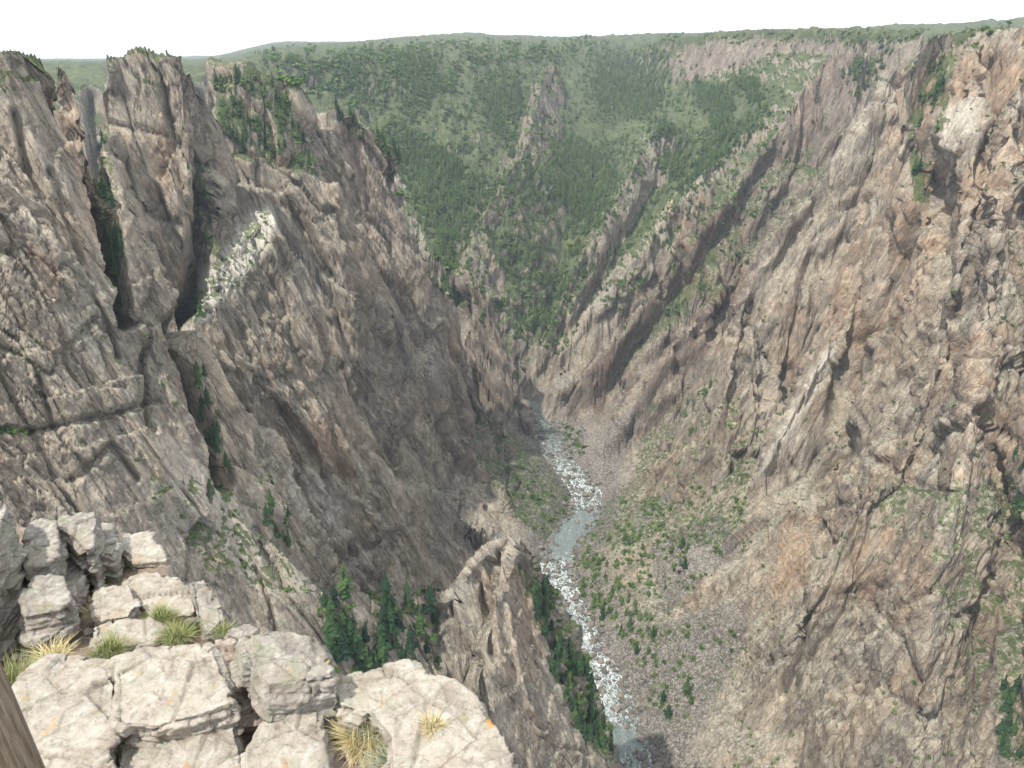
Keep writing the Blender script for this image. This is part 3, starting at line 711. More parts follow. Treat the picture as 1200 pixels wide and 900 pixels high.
Tz = [  # polygon, count, mean height, clustering, label, group
    ([(400, 80), (440, 62), (560, 64), (628, 70), (612, 120), (590, 185), (556, 240), (530, 300), (522, 335), (500, 300), (480, 220), (440, 140)], 3300, 14, 45, None),
    ([(655, 90), (700, 70), (800, 58), (790, 105), (762, 145), (730, 200), (700, 262), (672, 330), (640, 350), (628, 300), (650, 210), (668, 150)], 3300, 14, 45, None),
    ([(790, 110), (880, 95), (900, 120), (860, 180), (800, 220), (765, 215), (770, 160)], 1500, 15, 30, None),
    ([(400, 56), (620, 52), (800, 50), (1000, 44), (1060, 40), (1000, 60), (800, 66), (640, 76), (420, 80)], 900, 9, 14, None),
    ([(380, 60), (640, 56), (900, 70), (920, 100), (860, 180), (800, 230), (720, 310), (640, 400), (600, 400), (520, 340), (480, 230), (400, 140)], 4200, 12, 16, None),
    ([(1000, 50), (1060, 42), (1030, 90), (1002, 125), (985, 90)], 260, 14, 12, None),
    ([(560, 200), (640, 190), (660, 240), (640, 420), (600, 340), (540, 330)], 420, 12, 25, None),
    ([(700, 230), (820, 230), (760, 330), (690, 380), (640, 440), (640, 400)], 260, 11, 20, None),
    ([(820, 190), (980, 130), (930, 230), (870, 320), (760, 400), (720, 440), (760, 330)], 350, 10, 16, None),
    ([(290, 62), (400, 66), (400, 120), (370, 120), (340, 90)], 250, 12, 12, None),
    ([(100, 100), (112, 100), (128, 200), (150, 330), (146, 380), (130, 330), (112, 220)], 42, 10, 0, ('dark conifer in the deep gully left of the tall rock fin', 'conifers in the gully beside the rock fin')),
    ([(230, 130), (248, 130), (250, 250), (235, 370), (212, 380), (222, 300)], 80, 11, 0, ('dark conifer packed into the shaded cleft right of the tall rock fin', 'conifers in the shaded cleft')),
    ([(252, 98), (300, 90), (340, 112), (362, 152), (372, 198), (330, 196), (262, 172)], 230, 12, 0, ('green conifer on the steep wooded slope below the rocky summit', 'conifers on the slope under the summit')),
    ([(1075, 75), (1120, 50), (1105, 110), (1098, 180), (1088, 250), (1072, 230), (1066, 150)], 120, 13, 0, ('bright green conifer in the chute high on the right canyon wall', 'conifers in the high chute')),
    ([(378, 700), (430, 690), (510, 700), (516, 780), (460, 800), (380, 790)], 66, 15, 0, ('mid green conifer in the gully between the pale ledge and the rock spire', 'conifers in the gully below the ledge')),
    ([(304, 560), (330, 565), (350, 650), (335, 660), (310, 600)], 22, 9, 0, ('small bright conifer on the ridge crest above the treed gully', 'conifers on the ridge crest')),
    ([(225, 420), (240, 430), (268, 550), (250, 545), (232, 480)], 24, 9, 0, ('dark conifer in the narrow cleft left of the grey slab ridge', 'conifers in the narrow cleft')),
    ([(628, 660), (642, 690), (650, 740), (690, 790), (718, 860), (716, 885), (690, 880), (650, 800), (625, 700)], 110, 12, 0, ('dark conifer on the shaded left bank of the river', 'conifers along the left bank')),
    ([(676, 650), (700, 640), (720, 680), (770, 730), (760, 770), (715, 740), (680, 700)], 70, 11, 0, ('dark conifer at the foot of the right bank beside the rapids', 'conifers along the right bank')),
    ([(700, 600), (800, 580), (820, 640), (760, 720), (710, 650)], 26, 11, 0, ('conifer scattered on the scrubby slope right of the river', 'conifers on the scrubby slope')),
    ([(815, 435), (832, 440), (832, 500), (808, 510), (800, 480)], 16, 13, 0, ('dark conifer in the clump where the right ridge meets the scrubby slope', 'conifers in the clump on the right')),
    ([(560, 480), (600, 500), (640, 600), (600, 560), (550, 500)], 20, 12, 0, ('lone dark conifer above the grey scree left of the upper river', 'conifers above the left scree')),
    ([(1180, 540), (1200, 530), (1200, 620), (1190, 600)], 14, 11, 0, ('dark conifer in the gully at the right edge of the view', 'conifers in the gully at the right edge')),
    ([(1170, 800), (1200, 790), (1200, 900), (1165, 900)], 20, 10, 0, ('dark conifer in the low gully at the bottom right corner', 'conifers in the bottom right gully')),
]
cands = []
for zi, (poly, n, hm, cl_, lg) in enumerate(Tz):
    for p in sample(poly, n, .12 if cl_ == 0 else .2, cl_):
        h = hm * random.uniform(.6, 1.3)
        cands.append((h / math.sqrt(float((p ** 2).sum())), h, p, lg, zi))
solo = [(803, 812, 22, 'largest of the lone conifers on the grey scree right of the river'), (776, 822, 14, 'lone small conifer left of the large one on the grey scree'),
        (783, 838, 13, 'lone small conifer just below the larger one on the grey scree'), (745, 785 - 20, 15, 'dark conifer by the right bank just above the grey scree')]
named = []
for px, py, h, lb in solo:
    g = ground(px, py)
    if g is not None: named.append((h, g, lb))
cands.sort(key=lambda c: -c[0])
GEN = ('dark green conifer in the forest on the far canyon slopes', 'conifers on the far slopes')
N_IND = 296
tvar = [conifer(s_, 17, 9) for s_ in range(5)]
tm = []; trm = []
for i, (v_, f_) in enumerate(tvar):
    me = bpy.data.meshes.new('crown'); me.from_pydata(v_.tolist(), [], f_.tolist()); me.materials.append(CON); attr(me, 'tone', [i * .1 + .1] * len(v_)); tm.append(me)
v_, f_ = cone(.018, .004, .9)
trm = bpy.data.meshes.new('trunk'); trm.from_pydata(v_.tolist(), [], f_.tolist()); trm.materials.append(BARK)
def plant_tree(p, h, label, group=None):
    e_ = empty('pine_tree', (float(p[0]), float(p[1]), float(p[2]) - .3)); tag(e_, label, 'conifer tree', group)
    s_ = h; e_.scale = (s_, s_, s_); wd = random.uniform(.85, 1.35)
    e_.rotation_euler = (random.uniform(-.04, .04), random.uniform(-.04, .04), random.uniform(0, 6.28))
    e_.scale = (s_ * wd, s_ * wd, s_)
    a_ = bpy.data.objects.new('crown', random.choice(tm)); b_ = bpy.data.objects.new('trunk', trm)
    for q in (a_, b_): COL.objects.link(q); q.parent = e_
for h, g, lb in named: plant_tree(g, h, lb)
for c in cands[:N_IND]:
    lb, gp = c[3] if c[3] else GEN
    plant_tree(c[2], c[1], lb, gp)
# the rest of the woods, beyond counting
lows = [conifer(40 + s_, 8, 6, 0, .19) for s_ in range(4)]
def merge(items, lib, mat, name, base_rot=True):
    vv = []; ff = []; tn = []; o = 0
    for (p, sx, sz, tone) in items:
        v_, f_ = lib[random.randrange(len(lib))]; a = random.uniform(0, 6.28); c_, s_ = math.cos(a), math.sin(a)
        q = np.empty_like(v_); q[:, 0] = (v_[:, 0] * c_ - v_[:, 1] * s_) * sx + p[0]; q[:, 1] = (v_[:, 0] * s_ + v_[:, 1] * c_) * sx + p[1]; q[:, 2] = v_[:, 2] * sz + p[2] - .02 * sz
        vv.append(q); ff.append(f_ + o); o += len(v_); tn.append(np.full(len(v_), tone, F32))
    ob = mesh_np(name, np.concatenate(vv), np.concatenate(ff), mat, smooth=False)
    attr(ob.data, 'tone', np.concatenate(tn)); return ob
rest = [(c[2], c[1] * random.uniform(1.1, 1.6), c[1], random.uniform(0, 1)) for c in cands[N_IND:]]
if rest:
    ob = merge(rest, lows, CON, 'forest')
    tag(ob, 'mass of dark green conifers covering the far canyon slopes', 'forest', kind='stuff')

# ------------------------------------------------------------------ shrubs
Sz = [
    ([(690, 600), (780, 560), (870, 560), (880, 640), (800, 700), (700, 700), (680, 650)], 420, 2.6, 14, ('bright green shrub on the scrubby slope right of the river', 'shrubs on the scrubby slope')),
    ([(760, 480), (850, 440), (900, 520), (860, 580), (770, 560)], 260, 2.0, 10, ('bright green shrub on the scrubby slope right of the river', 'shrubs on the scrubby slope')),
    ([(720, 700), (780, 720), (870, 740), (850, 800), (790, 860), (750, 870), (740, 780)], 90, 2.8, 12, ('green shrub on the grey scree above the right bank', 'shrubs on the right scree')),
    ([(640, 650), (660, 700), (720, 850), (716, 880), (690, 860), (650, 760), (630, 680)], 150, 3.2, 0, ('leafy green shrub on the left bank of the river', 'shrubs along the left bank')),
    ([(640, 490), (680, 505), (690, 530), (670, 535), (650, 510)], 40, 4, 0, ('green shrub at the bend of the upper river', 'shrubs at the river bend')),
    ([(660, 640), (690, 620), (720, 720), (690, 720)], 60, 3, 0, ('green shrub at the waterside below the scrubby slope', 'shrubs at the waterside')),
    ([(600, 560), (640, 560), (670, 590), (650, 640), (600, 600)], 50, 3, 0, ('green shrub on the grey scree left of the river', 'shrubs on the left scree')),
    ([(160, 540), (250, 560), (350, 620), (380, 700), (260, 690), (200, 620)], 110, 1.4, 8, ('small green shrub on the rubbly ridge behind the ledge', 'shrubs on the rubbly ridge')),
    ([(228, 370), (236, 335), (310, 250), (325, 262), (300, 330), (240, 375)], 60, 1.8, 6, ('green shrub growing in a crack of the pale slab ridge', 'shrubs on the pale slab ridge')),
    ([(0, 500), (40, 500), (40, 515), (0, 515)], 8, 2.2, 0, ('low green shrub on the ledge at the left edge', 'shrubs on the left ledge')),
    ([(0, 320), (150, 300), (230, 480), (150, 560), (0, 500)], 50, 1.3, 5, ('tiny green shrub clinging to the left cliff face', 'shrubs on the left cliff')),
    ([(900, 560), (1200, 560), (1200, 900), (850, 900)], 260, 1.6, 9, ('tiny green shrub clinging to the lower right cliff', 'shrubs on the right cliff')),
    ([(860, 380), (1200, 60), (1200, 560), (900, 560)], 420, 2.0, 9, ('tiny green shrub clinging to the upper right cliff', 'shrubs on the right cliff')),
    ([(1090, 40), (1200, 22), (1160, 40), (1100, 90), (1070, 100)], 160, 3.5, 0, ('bright green shrub along the right rim', 'shrubs along the right rim')),
    ([(250, 250), (320, 240), (400, 330), (640, 640), (500, 640), (300, 450)], 130, 1.4, 8, ('tiny shrub on the grey left wall', 'shrubs on the left wall')),
    ([(370, 690), (510, 690), (516, 790), (380, 790)], 130, 2.8, 0, ('green shrub among the conifers in the gully below the ledge', 'shrubs in the treed gully')),
    ([(1180, 540), (1200, 530), (1200, 640), (1185, 610)], 30, 3, 0, ('green shrub in the gully at the right edge of the view', 'shrubs in the gully at the right edge')),
    ([(300, 62), (440, 55), (700, 48), (830, 45), (800, 62), (640, 72), (420, 130), (360, 110)], 1800, 5.5, 9, None),
    ([(420, 90), (640, 70), (640, 420), (520, 330), (440, 160)], 900, 4.5, 12, None),
    ([(640, 70), (980, 60), (860, 340), (640, 440)], 1100, 4, 12, None),
    ([(820, 40), (1090, 34), (1060, 50), (820, 55)], 300, 4, 0, None),
]
sc_ = []
for poly, n, hm, cl_, lg in Sz:
    for p in sample(poly, n, .35, cl_):
        h = hm * random.uniform(.5, 1.5); sc_.append((h / math.sqrt(float((p ** 2).sum())), h, p, lg))
sc_.sort(key=lambda c: -c[0])
svar = []
for i in range(5):
    v_, f_ = broad(90 + i, 260, .075); me = bpy.data.meshes.new('shrub'); me.from_pydata(v_.tolist(), [], f_.tolist()); me.materials.append(SHR); attr(me, 'tone', [.1 + i * .12] * len(v_)); svar.append(me)
k_ = 0
for i, c in enumerate(sc_):
    if k_ >= 296: break
    if not c[3]: continue
    o = bpy.data.objects.new('shrub', random.choice(svar)); COL.objects.link(o); k_ += 1
    o.location = (float(c[2][0]), float(c[2][1]), float(c[2][2]) - .1 * c[1]); w_ = c[1] * random.uniform(1.0, 1.7)
    o.scale = (w_, w_, c[1]); o.rotation_euler.z = random.uniform(0, 6.28)
    tag(o, c[3][0], 'shrub', c[3][1]); sc_[i] = None
items = [(c[2], c[1] * random.uniform(1, 1.7), c[1], random.uniform(0, 1)) for c in sc_ if c]
ob = merge(items, [broad(120 + i, 26, .22) for i in range(4)], SHR, 'scrub')
tag(ob, 'low green scrub scattered over the slopes, ledges and far plateau', 'scrub', kind='stuff')

# ------------------------------------------------------------------ boulders
def boulder_mesh(seed, sub=3, name='boulder'):
    r_ = random.Random(seed); bm = bmesh.new()
    for _ in range(16):
        d = Vector((r_.gauss(0, 1), r_.gauss(0, 1), r_.gauss(0, 1))).normalized()
        bm.verts.new((d.x * .55 * r_.uniform(.8, 1.1), d.y * .42 * r_.uniform(.8, 1.1), d.z * .34 * r_.uniform(.8, 1.1)))
    h = bmesh.ops.convex_hull(bm, input=bm.verts)
    bmesh.ops.delete(bm, geom=[g for g in h['geom_interior'] if isinstance(g, bmesh.types.BMVert)], context='VERTS')
    bmesh.ops.bevel(bm, geom=list(bm.edges), offset=.045, segments=2, affect='EDGES', clamp_overlap=True)
    bmesh.ops.triangulate(bm, faces=bm.faces)
    me = bpy.data.meshes.new(name); bm.to_mesh(me); bm.free(); return me
m = NT('boulder_rock'); oi = m.n('ShaderNodeObjectInfo')
bc = m.ramp(m.noise(m.coord(), 3.5, 6, .7), [(.3, (.12, .11, .098)), (.55, (.20, .186, .165)), (.75, (.33, .315, .285))])
bt = m.ramp(oi.outputs['Random'], [(0, (.6, .6, .6)), (1, (1.15, 1.1, 1.05))])
m.l(m.mix(1.0, bc, bt, 'MULTIPLY'), m.b.inputs['Base Color']); m.l(m.bump(m.noise(m.coord(), 6, 6), .05), m.b.inputs['Normal']); BOUL = m.m
bvar = [boulder_mesh(i) for i in range(6)]
for b_ in bvar: b_.materials.append(BOUL)
def tz_at(X, Y):
    z_, _, _ = height(np.array([X], F32), np.array([Y], F32)); return float(z_[0])
def put_boulder(p, s_, label, group=None, name='boulder', rock=None):
    o = bpy.data.objects.new(name, random.choice(bvar)); COL.objects.link(o)
    o.location = p; o.scale = (s_ * random.uniform(.8, 1.3), s_ * random.uniform(.8, 1.2), s_ * random.uniform(.7, 1.2))
    o.rotation_euler = (random.uniform(-.4, .4), random.uniform(-.4, .4), random.uniform(0, 6.28)); tag(o, label, 'boulder', group); return o
bl = []
vis_s = [i for i in range(len(cl)) if 440 < cl[i, 1] < 1120]
for _ in range(2600):
    i = random.choice(vis_s); yv = cl[i, 1]
    lt = random.choice([-1, 1]) * abs(random.gauss(15.5, 4.0)) if random.random() < .62 else random.uniform(-14, 14)
    pyv = float(proj(cl[i, 0], yv, WZ)[1])
    if abs(lt) < 12 and (600 < pyv < 655 or 855 < pyv < 880): continue
    s_ = min(9, 2.1 * random.paretovariate(2.0))
    c_ = cl[i] + nr[i] * lt
    bl.append((s_ / yv, s_, c_, lt))
bl.sort(key=lambda b: -b[0])
def riv_z(lt): return max(WZ, RIV_Z + float(np.interp(abs(lt), [0, 14, 30], [-6, -4, 8])))
for b in bl[:250]:
    ins = abs(b[3]) < 13
    lb, gp = (('wet grey boulder standing in the white rapids', 'boulders in the rapids') if ins else
              (('pale grey boulder on the left edge of the river', 'boulders along the left bank') if b[3] < 0 else ('pale grey boulder on the right edge of the river', 'boulders along the right bank')))
    put_boulder((b[2][0], b[2][1], riv_z(b[3]) + .12 * b[1]), b[1], lb, gp)
bitems = []
vl = []
for me in bvar:
    v_ = np.array([tuple(v.co) for v in me.vertices], F32); f_ = np.array([tuple(p.vertices) for p in me.polygons], np.int32); vl.append((v_, f_))
def low_stone(seed):
    r_ = random.Random(seed); bm = bmesh.new()
    for _ in range(11):
        d = Vector((r_.gauss(0, 1), r_.gauss(0, 1), r_.gauss(0, 1))).normalized(); bm.verts.new((d.x * .5, d.y * .42, d.z * .36))
    bmesh.ops.convex_hull(bm, input=bm.verts); bmesh.ops.delete(bm, geom=[v for v in bm.verts if not v.link_faces], context='VERTS'); bmesh.ops.triangulate(bm, faces=bm.faces)
    bm.verts.index_update(); a_ = np.array([tuple(v.co) for v in bm.verts], F32); b_ = np.array([[v.index for v in f.verts] for f in bm.faces], np.int32); bm.free(); return a_, b_
lowst = [low_stone(300 + i) for i in range(8)]
for b in bl[250:]: bitems.append(((b[2][0], b[2][1], riv_z(b[3])), b[1], b[1], 0))
for poly, n, hm in (([(575, 540), (600, 530), (690, 585), (640, 640), (600, 600)], 1500, 1.6), ([(740, 740), (880, 700), (870, 770), (820, 850), (770, 900), (730, 800)], 2200, 1.2),
                    ([(690, 560), (740, 520), (720, 570)], 400, 1.4), ([(640, 500), (720, 560), (700, 600), (680, 560)], 500, 1.3), ([(830, 690), (890, 690), (870, 740), (800, 760)], 400, 1.2), ([(680, 640), (730, 650), (800, 720), (740, 760)], 1000, 1.3), ([(160, 560), (350, 620), (380, 700), (250, 690)], 260, .9)):
    for p in sample(poly, n, .3): 
        s_ = hm * random.uniform(.4, 1.6); bitems.append((p, s_, s_, 0))
for k in range(9000):
    i = random.choice(vis_s); lt = random.choice([-1, 1]) * random.uniform(15, 46); c_ = cl[i] + nr[i] * lt; s_ = min(4, .8 * random.paretovariate(2.2)); bitems.append(((c_[0], c_[1], None), s_, s_, 0))
# drop the stones beside the river onto the terrain
ii = [k for k, b in enumerate(bitems) if b[0][2] is None]
hx = np.array([bitems[k][0][0] for k in ii], F32); hy = np.array([bitems[k][0][1] for k in ii], F32); hz, _, _ = height(hx, hy)
for q, k in enumerate(ii): b = bitems[k]; bitems[k] = ((b[0][0], b[0][1], float(hz[q]) + .1), b[1], b[2], 0)
ob = merge(bitems, lowst, BOUL, 'rubble'); tag(ob, 'loose grey rubble along the river and over the scree slopes', 'rubble', kind='stuff')
for px, py, s_, lb in ((677, 611, 9, 'large brown boulder breaking the surface where the river narrows'), (652, 638, 6.5, 'dark boulder alone in the calm pool of the river'),
                       (675, 640, 4, 'small dark boulder at the right edge of the calm pool')):
    X, Y, Z = PZ(px, py, WZ + .3); put_boulder((X, Y, Z), s_, lb)
for px, py, s_, lb in ((357, 681, 4.2, 'upper of two rounded pale boulders balanced on the ridge crest'), (364, 692, 5.2, 'lower of two rounded pale boulders balanced on the ridge crest'),
                       (797, 728 - 60, 9, 'big grey boulder sunk in the scrubby slope right of the rapids'), (708, 704, 7, 'pale tall boulder standing among trees on the right bank')):
    g = ground(px, py)
    if g is not None: put_boulder((float(g[0]), float(g[1]), float(g[2]) + .25 * s_), s_, lb)

# ------------------------------------------------------------------ foreground ledge
def pale_rock(name, tint, lichen, orange):
    m = NT(name); co = m.coord(src='Object')
    a = m.noise(co, 2.2, 8, .68, .5); b = m.noise(co, 9, 8, .75); c = m.noise(m.coord((1.2, 1.2, 12), (0, math.radians(8), 0)), 2.0, 7, .7, .3)
    base = m.ramp(a, [(.30, (.21 * tint[0], .175 * tint[1], .155 * tint[2])), (.46, (.38 * tint[0], .34 * tint[1], .30 * tint[2])), (.62, (.50 * tint[0], .465 * tint[1], .41 * tint[2]))])
    base = m.mix(m.math('MULTIPLY', m.ramp(b, [(.50, 0), (.60, 1)]), .6), base, (.60, .58, .52))
    base = m.mix(m.math('MULTIPLY', m.ramp(b, [(.36, 1), (.44, 0)]), .6), base, (.17, .14, .14))
    base = m.mix(m.math('MULTIPLY', m.ramp(c, [(.35, 1), (.45, 0)]), .45), base, (.25, .165, .105))
    li = m.ramp(m.noise(co, 3.6, 7, .72, .6), [(.52, 0), (.57, 1)])
    base = m.mix(m.math('MULTIPLY', li, lichen), base, (.25, .27, .18))
    pink = m.ramp(m.noise(co, 1.6, 4, .6), [(.5, 0), (.6, 1)]); base = m.mix(m.math('MULTIPLY', pink, .18), base, (.40, .29, .24))
    og = m.ramp(m.noise(co, 3.4, 4, .55, .3), [(.64, 0), (.69, 1)])
    base = m.mix(m.math('MULTIPLY', og, orange), base, (.62, .30, .08))
    ye = m.ramp(m.noise(m.coord((1, 1, 1)), 5.5, 4, .6), [(.68, 0), (.71, 1)]); base = m.mix(m.math('MULTIPLY', ye, lichen * .9), base, (.46, .44, .08))
    dk = m.ramp(m.noise(co, 26, 5, .7), [(.30, 1), (.38, 0)]); base = m.mix(m.math('MULTIPLY', dk, .6), base, (.12, .10, .09))
    m.l(base, m.b.inputs['Base Color'])
    n_ = m.bump(b, .05, .8); n_ = m.bump(c, .04, .6, n_); n_ = m.bump(m.noise(co, 45, 6, .7), .012, .7, n_); m.l(n_, m.b.inputs['Normal'])
    return m.m
PALE = pale_rock('pale_ledge_rock', (1.14, 1.13, 1.06), .35, .9); GREYR = pale_rock('lichened_grey_rock', (.82, .84, .82), .65, .25); PINK = pale_rock('pinkish_rock', (1.05, .92, .86), .1, .3)
def remesh_np(vs, fs, voxel):
    me = bpy.data.meshes.new('tmp'); me.from_pydata(vs, [], fs); o = bpy.data.objects.new('tmp', me); COL.objects.link(o)
    md = o.modifiers.new('r', 'REMESH'); md.mode = 'VOXEL'; md.voxel_size = voxel
    dg = bpy.context.evaluated_depsgraph_get(); ev = o.evaluated_get(dg); em = ev.to_mesh()
    n = len(em.vertices); v = np.empty(n * 3, F32); em.vertices.foreach_get('co', v); v = v.reshape(-1, 3)
    nm = np.empty(n * 3, F32); em.vertices.foreach_get('normal', nm); nm = nm.reshape(-1, 3)
    f = [tuple(p.vertices) for p in em.polygons]
    ev.to_mesh_clear(); bpy.data.objects.remove(o); bpy.data.meshes.remove(me)
    return v, nm, np.array(f, np.int32)
def plane_hit(px, py, z0, ax, ay, xc, yc):
    u = (px - CX) / FPX; v = (CY - py) / FPX; d = (u, CT + v * ST, -ST + v * CT)
    t = (z0 - ax * xc - ay * yc) / (d[2] - ax * d[0] - ay * d[1])
    return (d[0] * t, d[1] * t, d[2] * t)
def block(poly, z0, depth, mat, label, ax=0.0, ay=0.0, batter=.04, voxel=.0115, name='rock_slab', cat='rock slab', amp_=1.0, steps=None, shrink=.0):
    cxp = sum(p[0] for p in poly) / len(poly); cyp = sum(p[1] for p in poly) / len(poly)
    c = PZ(cxp, cyp, z0)
    top = [Vector(plane_hit(p[0], p[1], z0, ax, ay, c[0], c[1])) for p in poly]
    ctr = sum(top, Vector()) / len(top)
    # split the outline so the sides can be uneven
    ring = []
    for i, p in enumerate(top):
        q = top[(i + 1) % len(top)]; L = (q - p).length; n = max(1, int(L / .22))
        for k in range(n):
            w_ = p.lerp(q, k / n)
            if k: w_ += Vector((random.uniform(-1, 1), random.uniform(-1, 1), 0)) * .018 * amp_
            ring.append(w_)
    ring = [p + (ctr - p).normalized() * shrink for p in ring]
    n = len(ring); vs = []; lv = 4
    for k in range(lv + 1):
        f = k / lv; off = random.uniform(-.03, .03) * (1 if 0 < k < lv else 0)
        for p in ring:
            d = (p - ctr); d.z = 0; L = max(d.length, .01)
            q = p + d / L * (batter * f * depth + off); q = Vector((q.x, q.y, p.z - depth * f)); vs.append(tuple(q - ctr))
    fs = [tuple(range(n))] + [tuple(reversed(range(lv * n, lv * n + n)))]
    for k in range(lv):
        for i in range(n): fs.append((k * n + i, (k + 1) * n + i, (k + 1) * n + (i + 1) % n, k * n + (i + 1) % n))
    v, nm, f = remesh_np(vs, fs, voxel)
    w_ = v + np.array(ctr, F32)
    sideness = 1 - np.abs(nm[:, 2:3])
    st = w_[:, 2] + .12 * w_[:, 0] + n3(w_[:, 0] * 1.5, w_[:, 1] * 1.5, w_[:, 2] * 1.5) * .10
    fa, fe = facets(w_[:, 0] * 3.2, w_[:, 1] * 3.2, w_[:, 2] * 5, 3)
    d = fa * .045 * (sideness[:, 0] * 1.1 + .10) - .022 * (1 - sstep(0, .035, fe)) * (.5 + sideness[:, 0])
    d += (saw(st / .15) - .5) * .045 * sideness[:, 0] + (saw(st / .047) - .5) * .012 * sideness[:, 0]
    d += n3(w_[:, 0] * 2, w_[:, 1] * 2, w_[:, 2] * 2) * .012 + n3(w_[:, 0] * 7, w_[:, 1] * 7, w_[:, 2] * 7) * .007 + n3(w_[:, 0] * 22, w_[:, 1] * 22, w_[:, 2] * 22) * .006
    # low plates of split stone on the upper surface
    pl = n3(w_[:, 0] * 1.1 + 3, w_[:, 1] * 2.3, w_[:, 2] * .5) * 3; fb, fbe = facets(w_[:, 0] * 1.5 + w_[:, 1] * .4, w_[:, 1] * 2.0, w_[:, 2] * 3, 19); d += (fb * .030 - .020 * (1 - sstep(0, .03, fbe))) * (1.1 - sideness[:, 0]); fc_, fce = facets(w_[:, 0] * 9, w_[:, 1] * 9, w_[:, 2] * 13, 23); d += fc_ * .012
    v = v + nm * (d * amp_)[:, None]
    o = mesh_np(name, v, f, mat); o.location = ctr
    tag(o, label, cat); return o
EXT = 960
Bk = [
 # front slabs, cut by cracks
 ([(15, 822), (20, 800), (27, 788), (57, 768), (92, 766), (129, 770), (132, 800), (129, 845), (134, EXT), (-10, EXT), (8, 880)], -3.55, .9, PALE, 'pale slab at the bottom left beside the wooden post, left of the long crack', .03, -.02),
 ([(134, 771), (178, 757), (234, 748), (248, 760), (260, 800), (273, 822), (230, 838), (180, 850), (136, 846), (137, 800)], -3.50, .6, PALE, 'broad pale slab right of the long crack, upper step', .0, .03),
 ([(134, 850), (180, 853), (228, 842), (270, 828), (281, 881), (284, EXT), (139, EXT)], -3.66, .8, PALE, 'pale lower slab under the broad one, at the bottom of the view', .0, .0),
 ([(251, 751), (277, 750), (288, 788), (301, 842), (276, 848), (274, 820), (262, 800)], -3.72, .6, PINK, 'narrow pinkish slab sunk in the gap left of the raised block', .0, .0),
 ([(281, 748), (310, 741), (340, 738), (372, 743), (384, 762), (388, 790), (350, 796), (314, 802), (300, 790)], -3.38, .42, GREYR, 'raised grey-topped block in the middle of the ledge with a dark left side', .02, .04),
 ([(300, 846), (322, 832), (372, 822), (376, 850), (374, EXT), (287, EXT), (284, 885)], -3.62, .8, PALE, 'pale slab in front of the raised block, left of the dry grass', .0, .0),
 ([(386, 802), (410, 790), (433, 781), (493, 777), (500, 790), (533, 797), (556, 811), (567, 833), (586, 850), (600, 883), (596, EXT), (470, EXT), (455, 860), (430, 835), (398, 826)], -3.60, 1.3, PALE, 'wide pale slab jutting out at the right end of the ledge', .0, .0),
 ([(398, 830), (430, 838), (452, 862), (468, EXT), (380, EXT), (382, 850)], -3.80, .8, PINK, 'low slab under the dry grass clump', .0, .0),
 # back group
 ([(-120, 560), (-60, 572), (-30, 580), (4, 590), (6, 600), (-8, 622), (-34, 650), (-80, 680), (-150, 690)], -3.5, 1.2, GREYR, 'tall lichened block rising at the left edge of the ledge', .0, .0),
 ([(30, 612), (44, 606), (66, 609), (68, 640), (56, 656), (30, 664), (26, 640)], -3.9, .30, GREYR, 'tilted grey slab resting on the overhanging brown block', .1, .25),
 ([(22, 700), (40, 676), (76, 674), (84, 704), (70, 716), (28, 724)], -4.0, .28, GREYR, 'brown block overhanging a dark hollow at the left', .0, .10),
 ([(70, 605), (110, 600), (114, 612), (104, 638), (62, 618)], -3.95, .75, GREYR, 'upright block with yellow lichen down its corner', .0, .05),
 ([(66, 650), (90, 648), (96, 664), (88, 700), (72, 690)], -4.25, .6, GREYR, 'lower block leaning under the upright lichened block', .0, .0),
 ([(115, 612), (130, 614), (136, 636), (132, 650), (114, 648)], -4.2, .5, GREYR, 'dark squarish block behind the upright lichened block', .0, .0),
 ([(135, 628), (178, 626), (190, 646), (194, 656), (158, 658), (140, 648)], -4.35, .45, PALE, 'flat-topped block farthest out on the back of the ledge', .0, .0),
 ([(150, 680), (164, 672), (212, 674), (224, 690), (228, 720), (182, 724), (158, 702)], -4.30, .45, PALE, 'fractured pale slab behind the green tufts', .0, .0),
 ([(226, 684), (246, 681), (254, 700), (262, 724), (244, 744), (230, 724)], -4.2, .9, GREYR, 'grey block on the outer edge right of the fractured slab', .0, .0),
 ([(112, 734), (140, 726), (176, 722), (200, 738), (180, 752), (150, 756), (112, 756)], -4.12, .4, PALE, 'low cracked slab between the two green tufts', .0, .0),
 ([(118, 690), (150, 684), (160, 706), (150, 722), (118, 728)], -4.22, .4, PALE, 'small pale slab below the upright lichened block', .0, .0),
 ([(264, 740), (290, 731), (300, 737), (280, 746)], -3.9, .3, GREYR, 'thin grey plate between the tuft and the raised block', .0, .0),
]
for (poly, z0, dp, mt, lb, ax_, ay_) in Bk:
    far_b = z0 > -5 and min(p[1] for p in poly) < 720
    block(poly, z0, dp, mt, lb, ax_, ay_, name='rock_block' if 'block' in lb.split(' ')[0:4] or 'block' in lb else 'rock_slab', cat='rock block' if 'block' in lb.split(' on ')[0].split(' under ')[0] else 'rock slab')
